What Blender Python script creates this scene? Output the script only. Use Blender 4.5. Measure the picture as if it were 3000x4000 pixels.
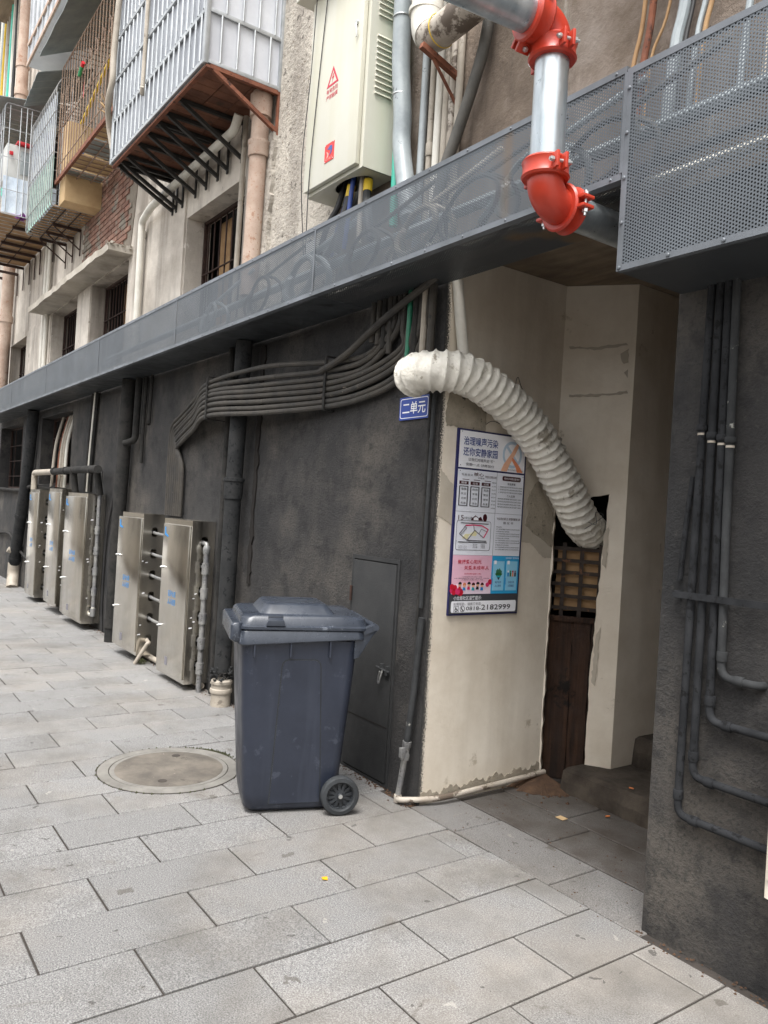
import bpy, bmesh, math, random
from mathutils import Vector, Matrix
random.seed(7)
R = math.radians
for o in list(bpy.data.objects): bpy.data.objects.remove(o)
sc = bpy.context.scene
COL = sc.collection

# ---------------------------------------------------------------- camera, sky, sun, exposure
YAW = R(35.4); ROLL = math.atan(0.0598)
fw = Vector((-math.cos(YAW), math.sin(YAW), 0)); rt = Vector((fw.y, -fw.x, 0)); up = Vector((0, 0, 1))
cx = rt * math.cos(ROLL) + up * math.sin(ROLL); cy = -rt * math.sin(ROLL) + up * math.cos(ROLL); cz = -fw
cam_d = bpy.data.cameras.new('camera'); cam = bpy.data.objects.new('camera', cam_d); COL.objects.link(cam)
cam.matrix_world = Matrix(((cx.x, cy.x, cz.x, 3.27), (cx.y, cy.y, cz.y, -2.65), (cx.z, cy.z, cz.z, 1.55), (0, 0, 0, 1)))
cam_d.sensor_fit = 'HORIZONTAL'; cam_d.sensor_width = 36; cam_d.lens = 36 * 3080 / 3000
cam_d.clip_start = 0.05; cam_d.clip_end = 2000
sc.camera = cam
w = bpy.data.worlds.new('World'); sc.world = w; w.use_nodes = True
nt = w.node_tree; nt.nodes.clear()
SUN_EL, SUN_AZ = R(66), R(142)          # azimuth measured clockwise from +Y: light comes from +X, -Y, high
sky = nt.nodes.new('ShaderNodeTexSky'); sky.sky_type = 'NISHITA'; sky.sun_disc = False
sky.sun_elevation = SUN_EL; sky.sun_rotation = SUN_AZ; sky.air_density = 1.0; sky.dust_density = 4.0; sky.ozone_density = 1.0
hsv = nt.nodes.new('ShaderNodeHueSaturation'); hsv.inputs['Saturation'].default_value = 0.10
bg = nt.nodes.new('ShaderNodeBackground'); bg.inputs['Strength'].default_value = 0.15
wo = nt.nodes.new('ShaderNodeOutputWorld')
nt.links.new(sky.outputs[0], hsv.inputs['Color']); nt.links.new(hsv.outputs[0], bg.inputs[0]); nt.links.new(bg.outputs[0], wo.inputs[0])
sun_d = bpy.data.lights.new('sun', 'SUN'); sun_d.energy = 1.35; sun_d.angle = R(26); sun_d.color = (1, .98, .95)
sun = bpy.data.objects.new('sun', sun_d); COL.objects.link(sun)
sdir = Vector((math.sin(SUN_AZ) * math.cos(SUN_EL), math.cos(SUN_AZ) * math.cos(SUN_EL), math.sin(SUN_EL)))
sun.rotation_euler = sdir.to_track_quat('Z', 'Y').to_euler(); sun.location = (0, -3, 20)
sc.view_settings.view_transform = 'Standard'; sc.view_settings.look = 'None'; sc.view_settings.gamma = 1
sc.view_settings.use_curve_mapping = False
sc.view_settings.exposure = 1.47
sc.render.engine = 'CYCLES'
sc.cycles.transparent_max_bounces = 12; sc.cycles.max_bounces = 7

# ---------------------------------------------------------------- materials
def hx(h):
    h = h.lstrip('#'); c = [int(h[i:i + 2], 16) / 255 for i in (0, 2, 4)]
    return tuple(((v / 12.92) if v <= .04045 else ((v + .055) / 1.055) ** 2.4) for v in c) + (1,)
MATS = {}
class NT:
    def __init__(s, name):
        s.m = bpy.data.materials.new(name); s.m.use_nodes = True; s.t = s.m.node_tree
        s.b = s.t.nodes['Principled BSDF']; s.out = s.t.nodes['Material Output']
        s.pos = s.n('ShaderNodeNewGeometry').outputs['Position']
    def n(s, t): return s.t.nodes.new(t)
    def l(s, a, b): s.t.links.new(a, b)
    def noise(s, scale, detail=6, rough=.6, stretch=None, dist=0):
        v = s.pos
        if stretch:
            m = s.n('ShaderNodeVectorMath'); m.operation = 'MULTIPLY'; m.inputs[1].default_value = stretch; s.l(v, m.inputs[0]); v = m.outputs[0]
        k = s.n('ShaderNodeTexNoise'); k.inputs['Scale'].default_value = scale; k.inputs['Detail'].default_value = detail
        k.inputs['Roughness'].default_value = rough; k.inputs['Distortion'].default_value = dist; s.l(v, k.inputs['Vector']); return k.outputs['Fac']
    def ramp(s, fac, pts):
        r = s.n('ShaderNodeValToRGB'); e = r.color_ramp.elements
        while len(e) < len(pts): e.new(.5)
        for k, (p, c) in zip(e, pts): k.position = p; k.color = c if len(c) == 4 else tuple(c) + (1,)
        s.l(fac, r.inputs[0]); return r.outputs[0]
    def mix(s, fac, a, b, mode='MIX'):
        m = s.n('ShaderNodeMix'); m.data_type = 'RGBA'; m.blend_type = mode
        if isinstance(fac, (int, float)): m.inputs[0].default_value = fac
        else: s.l(fac, m.inputs[0])
        for i, v in ((6, a), (7, b)):
            if isinstance(v, tuple): m.inputs[i].default_value = v
            else: s.l(v, m.inputs[i])
        return m.outputs[2]
    def math(s, op, a, b=0.0):
        m = s.n('ShaderNodeMath'); m.operation = op
        for i, v in ((0, a), (1, b)):
            if isinstance(v, (int, float)): m.inputs[i].default_value = v
            else: s.l(v, m.inputs[i])
        return m.outputs[0]
    def bump(s, h, strength, dist=.01):
        b = s.n('ShaderNodeBump'); b.inputs['Strength'].default_value = strength; b.inputs['Distance'].default_value = dist
        s.l(h, b.inputs['Height']); s.l(b.outputs[0], s.b.inputs['Normal'])
def mat(name, a, b=None, scale=4, rough=.75, metal=0, bump=.15, bscale=60, bdist=.004, streak=None, spots=None, rnd=0, rvar=.1, spec=.5, stretch=None, lo=.35, hi=.65):
    """mottled procedural surface: two tones by noise, optional vertical streaks and wear spots, fine relief."""
    k = NT(name); A = hx(a); B = hx(b or a)
    c = k.ramp(k.noise(scale, 8, .65, stretch), [(lo, A), (hi, B)])
    if streak:
        col, amt, ss = streak
        f = k.ramp(k.noise(ss, 5, .6, (1, 1, .09)), [(.48, (0, 0, 0)), (.72, (amt,) * 3)])
        c = k.mix(f, c, hx(col))
    if spots:
        for col, thr, ss in (spots if isinstance(spots, list) else [spots]):
            f = k.ramp(k.noise(ss, 6, .7), [(thr, (0, 0, 0)), (min(thr + .05, 1), (1, 1, 1))])
            c = k.mix(f, c, hx(col))
    if rnd:
        oi = k.n('ShaderNodeObjectInfo'); v = k.math('MULTIPLY_ADD', oi.outputs['Random'], rnd)
        v.node.inputs[2].default_value = 1 - rnd / 2
        cc = k.n('ShaderNodeCombineColor'); [k.l(v, cc.inputs[i]) for i in range(3)]
        c = k.mix(1.0, c, cc.outputs[0], 'MULTIPLY')
    k.l(c, k.b.inputs['Base Color'])
    k.b.inputs['Metallic'].default_value = metal; k.b.inputs['Specular IOR Level'].default_value = spec
    if rvar:
        rr = k.ramp(k.noise(scale * 2.3, 5), [(.3, (max(rough - rvar, .02),) * 3), (.7, (min(rough + rvar, 1),) * 3)]); k.l(rr, k.b.inputs['Roughness'])
    else: k.b.inputs['Roughness'].default_value = rough
    if bump: k.bump(k.noise(bscale, 5, .7), bump, bdist)
    MATS[name] = k.m; return k
def perforated(name, col, ax):
    """sheet metal with a staggered grid of real see-through holes, 12 mm apart (finer than can be meshed)."""
    k = NT(name); p = .0122
    sep = k.n('ShaderNodeSeparateXYZ'); k.l(k.pos, sep.inputs[0])
    u = sep.outputs[ax[0]]; v = sep.outputs[ax[1]]
    ds = []
    for off in (0, .5):
        a = k.math('SUBTRACT', k.math('FRACT', k.math('ADD', k.math('DIVIDE', u, p * 1.732), off)), .5)
        b = k.math('SUBTRACT', k.math('FRACT', k.math('ADD', k.math('DIVIDE', v, p), off)), .5)
        a = k.math('MULTIPLY', a, 1.732)
        ds.append(k.math('ADD', k.math('MULTIPLY', a, a), k.math('MULTIPLY', b, b)))
    d = k.math('MINIMUM', ds[0], ds[1])
    hole = k.math('LESS_THAN', d, .29 ** 2)
    c = k.ramp(k.noise(3, 7), [(.35, hx(col)), (.7, tuple(x * 1.3 for x in hx(col)[:3]))])
    c = k.mix(k.ramp(k.noise(5, 5, .6, (1, 1, .12)), [(.62, (0, 0, 0)), (.78, (.12,) * 3)]), c, hx('#8b8d8c'))
    c = k.mix(k.ramp(k.noise(1.7, 3, .5, (1, 1, .05)), [(.70, (0, 0, 0)), (.74, (.55,) * 3)]), c, hx('#7a5c34'))
    k.l(c, k.b.inputs['Base Color']); k.b.inputs['Metallic'].default_value = .25; k.b.inputs['Roughness'].default_value = .5
    tr = k.n('ShaderNodeBsdfTransparent'); mx = k.n('ShaderNodeMixShader')
    k.l(hole, mx.inputs[0]); k.l(k.b.outputs[0], mx.inputs[1]); k.l(tr.outputs[0], mx.inputs[2]); k.l(mx.outputs[0], k.out.inputs[0])
    MATS[name] = k.m
def flat(name, c, rough=.6, metal=0): return mat(name, c, None, rough=rough, metal=metal, bump=0, rvar=0)

# walls and ground
k = NT('charcoal_stucco')
c = k.ramp(k.noise(1.1, 9, .62), [(.36, hx('#212122')), (.50, hx('#353332')), (.64, hx('#544f49'))])
c = k.mix(k.ramp(k.noise(2.2, 7, .65, (1, 1, .3)), [(.52, (0, 0, 0)), (.75, (.5,) * 3)]), c, hx('#524d47'))
c = k.mix(k.ramp(k.noise(6, 8, .72), [(.50, (0, 0, 0)), (.62, (.7,) * 3)]), c, hx('#161617'))
c = k.mix(k.ramp(k.noise(55, 5, .7), [(.50, (0, 0, 0)), (.66, (.75,) * 3)]), c, hx('#262627'))
c = k.mix(k.ramp(k.noise(20, 6, .75), [(.58, (0, 0, 0)), (.72, (.4,) * 3)]), c, hx('#5f5a54'))
c = k.mix(k.ramp(k.noise(9, 7, .8), [(.75, (0, 0, 0)), (.78, (.4,) * 3)]), c, hx('#8a857c'))
k.l(c, k.b.inputs['Base Color']); k.b.inputs['Roughness'].default_value = .85; k.bump(k.noise(55, 6, .75), 1.0, .012); MATS['charcoal_stucco'] = k.m
k = mat('concrete_grey', '#a69d92', '#d0c8bd', scale=1.8, rough=.9, bump=.6, bscale=38, bdist=.01, streak=('#5f564d', .85, 3.2), spots=[('#7d756b', .62, 3.1), ('#dcd7ce', .64, 5), ('#4d463f', .72, 9)])
k = NT('concrete_brown')
c = k.ramp(k.noise(1.5, 8, .65), [(.32, hx('#4b4037')), (.5, hx('#77695c')), (.68, hx('#a0948a'))])
c = k.mix(k.ramp(k.noise(2.6, 6, .65, (1, 1, .12)), [(.50, (0, 0, 0)), (.70, (.8,) * 3)]), c, hx('#3a3029'))
c = k.mix(k.ramp(k.noise(4.5, 6, .7, (1, 1, .10)), [(.58, (0, 0, 0)), (.68, (.6,) * 3)]), c, hx('#b9b4ab'))
c = k.mix(k.ramp(k.noise(7, 8, .8), [(.62, (0, 0, 0)), (.70, (.6,) * 3)]), c, hx('#8f938a'))
c = k.mix(k.ramp(k.noise(14, 8, .8), [(.66, (0, 0, 0)), (.70, (.8,) * 3)]), c, hx('#2e2722'))
k.l(c, k.b.inputs['Base Color']); k.b.inputs['Roughness'].default_value = .9; k.bump(k.noise(38, 6, .75), .7, .012); MATS['concrete_brown'] = k.m
k = mat('rough_plaster', '#a39c92', '#c6beb2', scale=3, rough=.95, bump=1.0, bscale=26, bdist=.03, streak=('#6f675f', .6, 3), spots=[('#5c564f', .60, 16), ('#877d70', .58, 30)])
k = mat('cream_paint', '#cabeac', '#e2d9ca', scale=1.6, rough=.72, bump=.25, bscale=16, bdist=.012, streak=('#a99c89', .5, 2.4), spots=[('#b5a996', .64, 4), ('#93887a', .76, 12), ('#ebe4d8', .70, 7)])
k = mat('cream_overspray', '#ccc0ae', '#e4dbcc', scale=1.6, rough=.72, bump=.25, bscale=16, bdist=.012, streak=('#ab9e8b', .5, 2.4), spots=[('#b9ad9a', .64, 4), ('#93887a', .76, 12), ('#ebe4d8', .70, 7)])
sp = k.n('ShaderNodeSeparateXYZ'); k.l(k.pos, sp.inputs[0])          # charcoal paint sprayed past the corner
d = k.math('ADD', k.math('MULTIPLY', sp.outputs[1], 9), k.math('MULTIPLY', k.noise(3, 3), .35))
f = k.ramp(k.math('SUBTRACT', k.noise(120, 4, .8), d), [(.04, (0, 0, 0)), (.16, (1, 1, 1))])
old = k.b.inputs['Base Color'].links[0].from_socket; k.l(k.mix(f, old, hx('#3a3938')), k.b.inputs['Base Color'])
k = mat('old_plaster', '#8f8778', '#a79c8b', scale=9, rough=.95, bump=.8, bscale=50, bdist=.01, spots=[('#4e463d', .60, 22)])
k = mat('grey_skim', '#aaa091', '#b9b0a1', scale=4, rough=.9, bump=.2)
k = mat('ceiling_concrete', '#6e5f4e', '#8a7b68', scale=4, rough=.95, bump=.5, streak=('#40362c', .6, 2), stretch=(.5, 3, 3))
k = mat('dirty_step', '#2b241d', '#4a4239', scale=6, rough=.95, bump=.7, spots=[('#7a7168', .68, 9)])
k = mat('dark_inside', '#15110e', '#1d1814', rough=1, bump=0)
k = mat('slab_concrete', '#a79f92', '#c2bbb0', scale=3, rough=.95, bump=.7, bscale=30, bdist=.01, streak=('#6c6358', .6, 3), spots=[('#77706a', .68, 8)])
# paving granite
def granite(name, tint, recess_shade):
    k = NT(name)
    g1 = k.noise(190, 3, .7); g2 = k.noise(60, 4, .6); g3 = k.noise(.9, 7, .62); g4 = k.noise(4.2, 7, .72)
    c = k.ramp(g1, [(.36, hx('#504f4f')), (.5, hx('#787776')), (.64, hx('#a09f9d'))])
    c = k.mix(k.ramp(g2, [(.42, (0, 0, 0)), (.7, (.4,) * 3)]), c, hx('#858381'))
    c = k.mix(k.ramp(g3, [(.46, (0, 0, 0)), (.68, (.5,) * 3)]), c, hx('#8b8277'))
    c = k.mix(k.ramp(k.noise(1.7, 8, .7), [(.48, (0, 0, 0)), (.68, (.6,) * 3)]), c, hx('#595651'))
    c = k.mix(k.ramp(g4, [(.60, (0, 0, 0)), (.74, (.45,) * 3)]), c, hx('#665c50'))
    c = k.mix(k.ramp(k.noise(11, 6, .75), [(.68, (0, 0, 0)), (.76, (.45,) * 3)]), c, hx('#b5b1aa'))
    w_ = k.n('ShaderNodeVectorMath'); w_.operation = 'MULTIPLY_ADD'      # drips and gum: scattered round spots with wavy rims
    nz = k.n('ShaderNodeTexNoise'); nz.inputs['Scale'].default_value = 22; k.l(k.pos, nz.inputs['Vector']); k.l(nz.outputs['Color'], w_.inputs[0]); w_.inputs[1].default_value = (.11, .11, 0); k.l(k.pos, w_.inputs[2])
    for sc_, rad, pick, col, amt in ((2.6, .05, .60, '#4a443d', .6), (5.5, .05, .60, '#3a3734', .7), (3.4, .042, .80, '#a9a59d', .5)):
        vo = k.n('ShaderNodeTexVoronoi'); vo.inputs['Scale'].default_value = sc_; vo.voronoi_dimensions = '2D'; k.l(w_.outputs[0], vo.inputs['Vector'])
        sp = k.n('ShaderNodeSeparateColor'); k.l(vo.outputs['Color'], sp.inputs[0])
        rr = k.math('MULTIPLY', sp.outputs[1], rad * 1.4)
        f = k.math('MULTIPLY', k.math('LESS_THAN', vo.outputs['Distance'], rr), k.math('GREATER_THAN', sp.outputs[0], pick))
        c = k.mix(k.math('MULTIPLY', f, amt), c, hx(col))
    c = k.mix(k.ramp(k.noise(3.1, 9, .78, None, 1.5), [(.61, (0, 0, 0)), (.68, (.55,) * 3)]), c, hx('#4c453c'))
    c = k.mix(k.ramp(k.noise(6.5, 9, .8, None, .8), [(.65, (0, 0, 0)), (.70, (.5,) * 3)]), c, hx('#b3aea6'))
    if recess_shade: c = k.mix(k.ramp(k.noise(2.5, 7, .7), [(.25, (.45 * recess_shade,) * 3), (.65, (.92 * recess_shade,) * 3)]), c, hx('#362d25'))  # amount of recess shade mixed into the slab colour as dark brown
    oi = k.n('ShaderNodeObjectInfo'); v = k.math('MULTIPLY', oi.outputs['Random'], .13); v = k.math('ADD', v, tint)
    cc = k.n('ShaderNodeCombineColor'); [k.l(v, cc.inputs[i]) for i in range(3)]
    k.l(k.mix(1., c, cc.outputs[0], 'MULTIPLY'), k.b.inputs['Base Color'])
    k.l(k.ramp(g4, [(.3, (.82,) * 3), (.7, (.58,) * 3)]), k.b.inputs['Roughness'])
    k.bump(g1, .15, .003); MATS[name] = k.m
granite('granite_paving', .85, 0); granite('granite_shaded', .85, 1); granite('granite_half_shaded', .85, .45)  # last two carry the entrance shade in their colour, full and weaker
k = mat('joint_dirt', '#2c2825', '#3d3732', scale=12, rough=1, bump=.4)
k = mat('street_ground', '#8b8986', '#9d9a95', scale=2, rough=.9)
k = mat('manhole_concrete', '#4f4a44', '#6d665d', scale=5, rough=.85, bump=.4, bscale=70, spots=[('#48433c', .60, 7), ('#8f887d', .64, 14)], streak=None)
k = mat('iron_ring', '#66635e', '#7d7a74', scale=8, rough=.8, bump=.3)
k = mat('brick_red', '#745044', '#8d7062', scale=9, rough=.95, bump=.5, bscale=70, rnd=.5, spots=[('#7b746a', .52, 2.2), ('#5e5049', .62, 14)])
k = mat('mortar', '#6f675d', '#857c70', scale=9, rough=1, bump=.4)
# metals
k = NT('stainless_steel')
s1 = k.noise(5, 6, .6, (1, 1, .2)); s2 = k.noise(2.2, 6, .65); s3 = k.noise(60, 3, .6)
c = k.ramp(s1, [(.3, hx('#c6c2ba')), (.7, hx('#e0ddd6'))]); k.l(c, k.b.inputs['Base Color'])
k.b.inputs['Metallic'].default_value = 1
k.l(k.ramp(s2, [(.3, (.10,) * 3), (.7, (.24,) * 3)]), k.b.inputs['Roughness'])
k.bump(k.noise(1.6, 2), .25, .012)
dd = k.n('ShaderNodeBsdfDiffuse'); k.l(k.ramp(s1, [(.3, hx('#8f8574')), (.7, hx('#a89f90'))]), dd.inputs[0])
mx = k.n('ShaderNodeMixShader'); k.l(k.ramp(k.noise(3, 6, .65, (1, 1, .3)), [(.38, (.02,) * 3), (.80, (.30,) * 3)]), mx.inputs[0])
k.l(k.b.outputs[0], mx.inputs[1]); k.l(dd.outputs[0], mx.inputs[2]); k.l(mx.outputs[0], k.out.inputs[0]); MATS['stainless_steel'] = k.m
k = mat('galvanised', '#9fa8ad', '#cdd2d4', scale=9, rough=.36, metal=.85, bump=.05, stretch=(1, 1, .25), rvar=.1, spots=[('#8d9599', .64, 22), ('#b9b7a8', .74, 30)])
k = mat('galvanised_dirty', '#77777a', '#a3a29d', scale=9, rough=.5, metal=.5, bump=.1, spots=[('#514f4d', .58, 40)])
k = mat('red_enamel', '#a82c1b', '#b63c26', scale=4, rough=.38, bump=.12, bscale=40, rvar=.1, spots=[('#8a2113', .66, 18), ('#a2604f', .72, 30)])
k = mat('bolt_zinc', '#b9bcbd', '#d5d6d4', scale=9, rough=.35, metal=.9, bump=0)
k = mat('black_steel', '#191816', '#26231f', scale=6, rough=.7, bump=.1)
k = mat('rusty_steel', '#5e3524', '#7c4a33', scale=14, rough=.85, bump=.3, spots=[('#3b241b', .58, 20)])
k = mat('rust_bars', '#7d6657', '#8f7a69', scale=3, rough=.75, bump=.1, spots=[('#5f3f2e', .68, 3)])
k = mat('dark_rust', '#2a1c17', '#3c2820', scale=9, rough=.85, bump=.2)
k = mat('rusty_pipe', '#a08a7b', '#b9a697', scale=5, rough=.8, bump=.2, spots=[('#8d5f49', .60, 70), ('#96745f', .60, 9)], streak=('#8a5b43', .5, 4))
k = mat('aluminium', '#9fa2a4', '#b9bcbd', scale=6, rough=.42, metal=.6, bump=.04, spots=[('#8d8f8e', .68, 10)])
k = mat('white_sheet', '#b4b6bc', '#c9cbcf', scale=2.4, rough=.35, bump=.05, bscale=6, streak=('#a9aaab', .5, 2))
k = mat('white_sheet_shaded', '#868a92', '#a3a7ad', scale=2.4, rough=.35, bump=.05, bscale=6, streak=('#6f7277', .5, 2))  # darker copy of the white sheet: the front's shade put into its colour
k = mat('teal_sheet', '#9fc4b8', '#b4d3c8', scale=2, rough=.5, bump=.1, bscale=9)
k = mat('blue_white_film', '#c3cfdd', '#dbe3ea', scale=3, rough=.35, bump=.5, bscale=7, bdist=.03)
k = mat('canopy_sheet', '#7f8685', '#959b99', scale=3, rough=.5, metal=.2, bump=.2, bscale=8, bdist=.02, spots=[('#6b5a4c', .7, 3)])
k = mat('cabinet_cream', '#bfbdb0', '#c9c7bb', scale=1.2, rough=.45, bump=.03, bscale=8, streak=('#b3ad85', .5, 2.6), spots=[('#8d8a72', .80, 12)])
k = mat('duct_flange', '#5b5f63', '#70747a', scale=4, rough=.5, metal=.25, bump=.05)
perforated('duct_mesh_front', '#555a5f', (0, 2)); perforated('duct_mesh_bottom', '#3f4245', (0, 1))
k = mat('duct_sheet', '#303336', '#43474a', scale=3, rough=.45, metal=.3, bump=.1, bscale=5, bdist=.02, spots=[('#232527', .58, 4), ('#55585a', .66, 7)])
# plastics, paint
k = mat('bin_plastic', '#262b37', '#2f3441', scale=3, rough=.42, bump=.06, bscale=160, spots=[('#3d424e', .60, 9), ('#4c515b', .68, 34), ('#767a80', .76, 24)], rvar=.14, streak=('#444955', .6, 6))
k = mat('bin_lid_plastic', '#2b3039', '#393e47', scale=4, rough=.30, bump=.06, bscale=120, spots=[('#666b74', .62, 10), ('#8b8f94', .74, 40)], rvar=.1)
k = mat('rubber', '#26282a', '#34373a', scale=8, rough=.75, bump=.1, spots=[('#5f5d58', .66, 18)])
k = mat('wheel_plastic', '#25282c', '#2e3135', scale=8, rough=.5, bump=.05)
k = mat('pvc_white', '#c8c4b9', '#dad6cc', scale=5, rough=.5, bump=.05, streak=('#8f897e', .6, 4), spots=[('#8b8377', .68, 8)])
k = mat('pvc_beige', '#948b7e', '#aca396', scale=5, rough=.65, bump=.08, spots=[('#7a7166', .60, 9)])
k = mat('pvc_grey', '#7e8689', '#99a0a2', scale=6, rough=.42, bump=.05, spots=[('#555a5c', .62, 6)], streak=('#b9bdbd', .5, 4))
k = mat('pvc_painted', '#262625', '#3a3836', scale=7, rough=.9, spec=.2, bump=.2, bscale=90, spots=[('#242424', .56, 22), ('#7f7a72', .70, 14)])
k = mat('pipe_slate', '#262728', '#373737', scale=6, rough=.9, spec=.2, bump=.35, bscale=80, spots=[('#1c1d1f', .56, 30), ('#63635f', .70, 18)])
k = mat('conduit_dark', '#302e2c', '#454039', scale=6, rough=.75, bump=.15, spots=[('#2e2c2a', .58, 12), ('#857e74', .66, 9)])
k = mat('wall_pipe_dark', '#222325', '#323335', scale=8, rough=.95, spec=.15, bump=.3, bscale=90, spots=[('#1a1a1b', .55, 30), ('#7d7d79', .73, 25)])
k = mat('pipe_patched', '#2c2d2e', '#3d3e3f', scale=9, rough=.9, spec=.2, bump=.25, bscale=90, spots=[('#92918a', .64, 22)])
k = mat('hose_white', '#d3cec2', '#e6e2d8', scale=6, rough=.5, bump=.6, bscale=26, bdist=.02, spots=[('#9c9486', .60, 6), ('#a8a193', .60, 18), ('#5b5449', .70, 13)])
k = mat('green_pipe', '#1f6b50', '#2a7c5e', rough=.45, bump=.02)
k = mat('teal_pipe', '#3fae97', '#54bda6', rough=.4, bump=.02)
k = mat('black_cable', '#1d1d1e', '#2c2b2b', rough=.55, bump=.05)
k = mat('blue_cable', '#1f3673', '#294284', rough=.5, bump=.02)
k = mat('yellow_tape', '#c8a51e', '#d8b72a', rough=.5, bump=.02)
k = mat('dark_hose', '#3c3b38', '#57544e', scale=5, rough=.7, bump=.1, spots=[('#7b766c', .64, 6)])
k = mat('pvc_old', '#8b8073', '#b3aa9e', scale=4, rough=.6, bump=.15, spots=[('#5c5045', .52, 6)], streak=('#c9c3b8', .6, 5))
k = mat('wood_old', '#1f130c', '#432c1d', scale=3.5, rough=.9, bump=.8, bscale=30, bdist=.01, stretch=(9, 9, .5), spots=[('#130c08', .60, 3), ('#6e5138', .70, 12)], streak=('#120b07', .9, 9))
k = mat('wood_board', '#8a6a48', '#a3835d', scale=6, rough=.8, bump=.2)
k = mat('cardboard', '#ab8f69', '#c2a77f', scale=3, rough=.9, bump=.1)
k = mat('lattice_iron', '#2a221d', '#3a302a', scale=12, rough=.85, bump=.3, spots=[('#6d4a32', .60, 15)])
k = mat('floor_tile_red', '#573526', '#6d4734', scale=6, rough=.9, bump=.3, rnd=.5, spots=[('#4b3527', .6, 9)])
k = mat('appliance_white', '#b9b9b5', '#c9c9c5', scale=3, rough=.4, bump=0)
k = mat('metal_door_dark', '#232425', '#303030', scale=3, rough=.75, bump=.45, bscale=110, bdist=.004, spots=[('#6c6b68', .76, 12)])
k = mat('moss', '#4d5230', '#3b3a2a', scale=30, rough=1, bump=.6)
k = mat('dirt', '#3d2c20', '#57412f', scale=20, rough=1, bump=.6)
for nm, c in dict(sign_blue='#1f3f94', poster_navy='#222352', print_white='#efeff3', print_panel='#e4e6ee', print_grey='#424348', ink_blue='#1d3a85', ink_black='#26242a', ink_grey='#77757c', ink_maroon='#401018', ink_red='#c21f35', print_pink='#e7b7c9', print_pale='#e9d5e2', print_cyan='#2f9fd2', print_sky='#8fcbe6', ink_orange='#e08a62', ink_skin='#e8b394', ink_green='#2f6b38', ink_teal='#2aa5b5', ring_pale='#b9cbdd', ink_pink='#d8376a', ink_yellow='#e4dcae', warn_red='#b81f3c', plate_red='#c5302c', logo_blue='#2f4f90', logo_pale='#e29a8f', decal_blue='#2f86c9', butt_orange='#c1713c', leaf_yellow='#d3a021', red_plastic='#c4232e', blue_plastic='#2b62c4', purple_cloth='#8d4f96', tube_green='#2f8f5a').items(): flat(nm, c, .45)

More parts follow.
